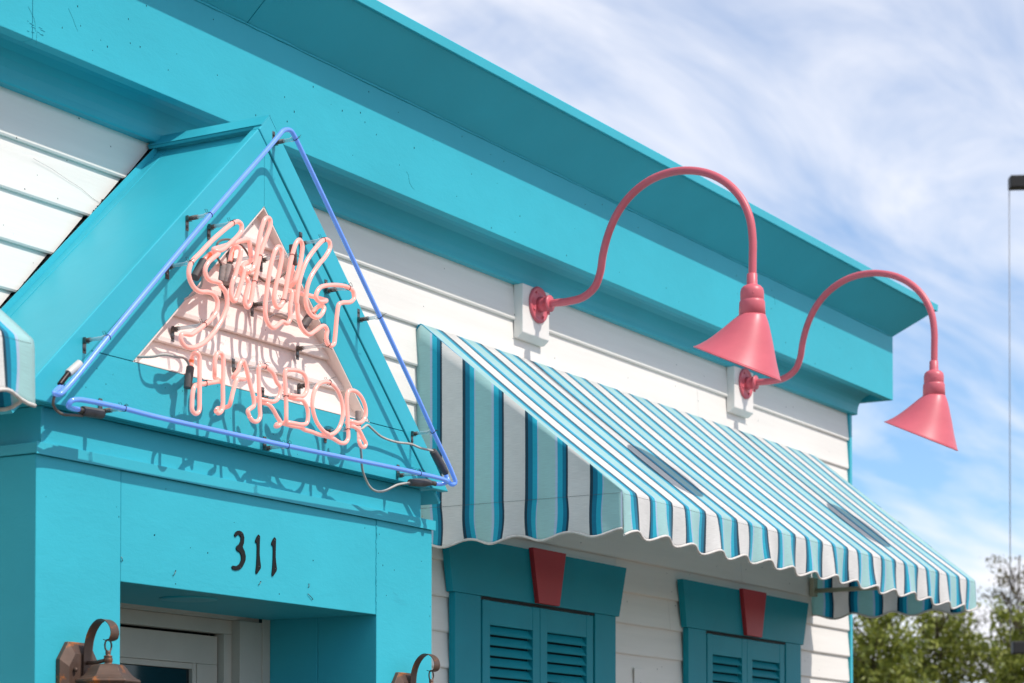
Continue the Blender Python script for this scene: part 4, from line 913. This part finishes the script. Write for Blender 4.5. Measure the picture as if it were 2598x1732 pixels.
m = MB(); m.tube([BP+dr*1.5, BP+dr*1.5+Vector((0, 0, 7.3))], 0.06, 16); m.build('post', M['dark'], T)

# ------------------------------------------------------------------ trees beyond the far corner
FW = Vector((0.86, 0.51, 0)); RT_ = Vector((0.51, -0.86, 0))
def tree(c, h, rad, nbr, label, seed, m_='leaf', dens=1.0, lowest=0.12, leafsize=0.045, up_=0.25, cone=1.0):
    rg = random.Random(seed)
    T = thing('tree', label, 'tree', c, 'trees beyond the far corner of the shop')
    tr_ = MB(); tr_.tube([c, c+Vector((rg.uniform(-.05, .05), rg.uniform(-.05, .05), h*.5)), c+Vector((rg.uniform(-.1, .1), rg.uniform(-.1, .1), h*.97))], [0.09, 0.055, 0.01], 10, sub=4)
    lv = MB()
    for i in range(nbr):
        q = lowest+(1-lowest)*(i+rg.random())/nbr
        L = rad*((1-q)**0.55*cone+0.12)*rg.uniform(.55, 1.15)
        a = rg.uniform(0, 2*math.pi); p0 = c+Vector((0, 0, h*q*0.93))
        dirv = Vector((math.cos(a), math.sin(a), up_+rg.uniform(-.25, .35)+q*0.5)).normalized()
        mid = p0+dirv*L*.5+Vector((0, 0, -0.04*L)); end = p0+dirv*L+Vector((0, 0, 0.10*L))
        P = crom([p0, mid, end], 5); tr_.tube(P, [0.022*(1-q*.6), 0.012, 0.004], 5)
        ncl = max(3, int(L*9*dens))
        for k in range(ncl):
            t = rg.uniform(.15, 1.0) ** 0.75; b0 = P[min(len(P)-1, int(t*(len(P)-1)))]
            side = Vector((rg.uniform(-1, 1), rg.uniform(-1, 1), rg.uniform(-.35, .7)))*0.30*(1.1-t*.5)
            cl = b0+side
            if rg.random() < .55: tr_.tube([b0, b0+side*.5+Vector((0, 0, -.01)), cl], 0.003, 4)
            axis = (side.normalized()+Vector((0, 0, .3))).normalized()
            for _ in range(int(26*dens)):
                s_ = leafsize*rg.uniform(.6, 1.3); pt = cl+Vector((rg.gauss(0, 1), rg.gauss(0, 1), rg.gauss(0, .7)))*0.065+axis*rg.uniform(-.05, .09)
                e1_ = Vector((rg.uniform(-1, 1), rg.uniform(-1, 1), rg.uniform(-1, 1))).normalized(); e2_ = e1_.cross(Vector((rg.uniform(-1, 1), rg.uniform(-1, 1), rg.uniform(-1, 1)))).normalized()
                o = len(lv.v); lv.v += [tuple(pt-e1_*s_), tuple(pt+e2_*s_*.35), tuple(pt+e1_*s_), tuple(pt-e2_*s_*.35)]; lv.f.append([o, o+1, o+2, o+3]); lv.sm.append(False)
    tr_.build('trunk', M['bark'], T); lv.build('crown', M[m_], T)
def at(px_, depth):     # place on the ground: metres to the right of the view axis at a distance
    return FW*depth+RT_*px_
tree(at(3.95, 25.0), 3.95, 1.25, 74, 'broad olive green bushy tree right behind the corner of the white wall', 11, dens=1.15, leafsize=.045)
tree(at(4.85, 26.0), 4.0, 1.3, 76, 'dense green tree in the middle of the clump under the awning tip', 12, dens=1.2, leafsize=.045)
tree(at(5.75, 25.5), 3.9, 1.35, 80, 'bushy green tree low at the right edge before the dark sign arm', 13, dens=1.2, leafsize=.045)
tree(at(4.4, 28.5), 3.7, 1.6, 60, 'darker green tree filling the back of the clump', 15, dens=1.1)
tree(at(6.7, 27.0), 4.45, 1.4, 80, 'green tree cut off by the right edge of the view', 16, dens=1.1, leafsize=.045)
tree(at(6.85, 31.0), 5.2, 1.0, 60, 'tall thin-leaved tree whose brownish tips rise highest at the right', 17, m_='leaf2', dens=.5, lowest=.3, leafsize=.038, up_=1.1)
tree(at(6.0, 31.0), 4.75, 0.85, 46, 'sparse young tree with thin twigs beside the awning tip', 18, m_='leaf2', dens=.36, lowest=.35, leafsize=.038, up_=1.1)
for o in D.objects:
    if o.type == 'EMPTY': o.hide_render = False
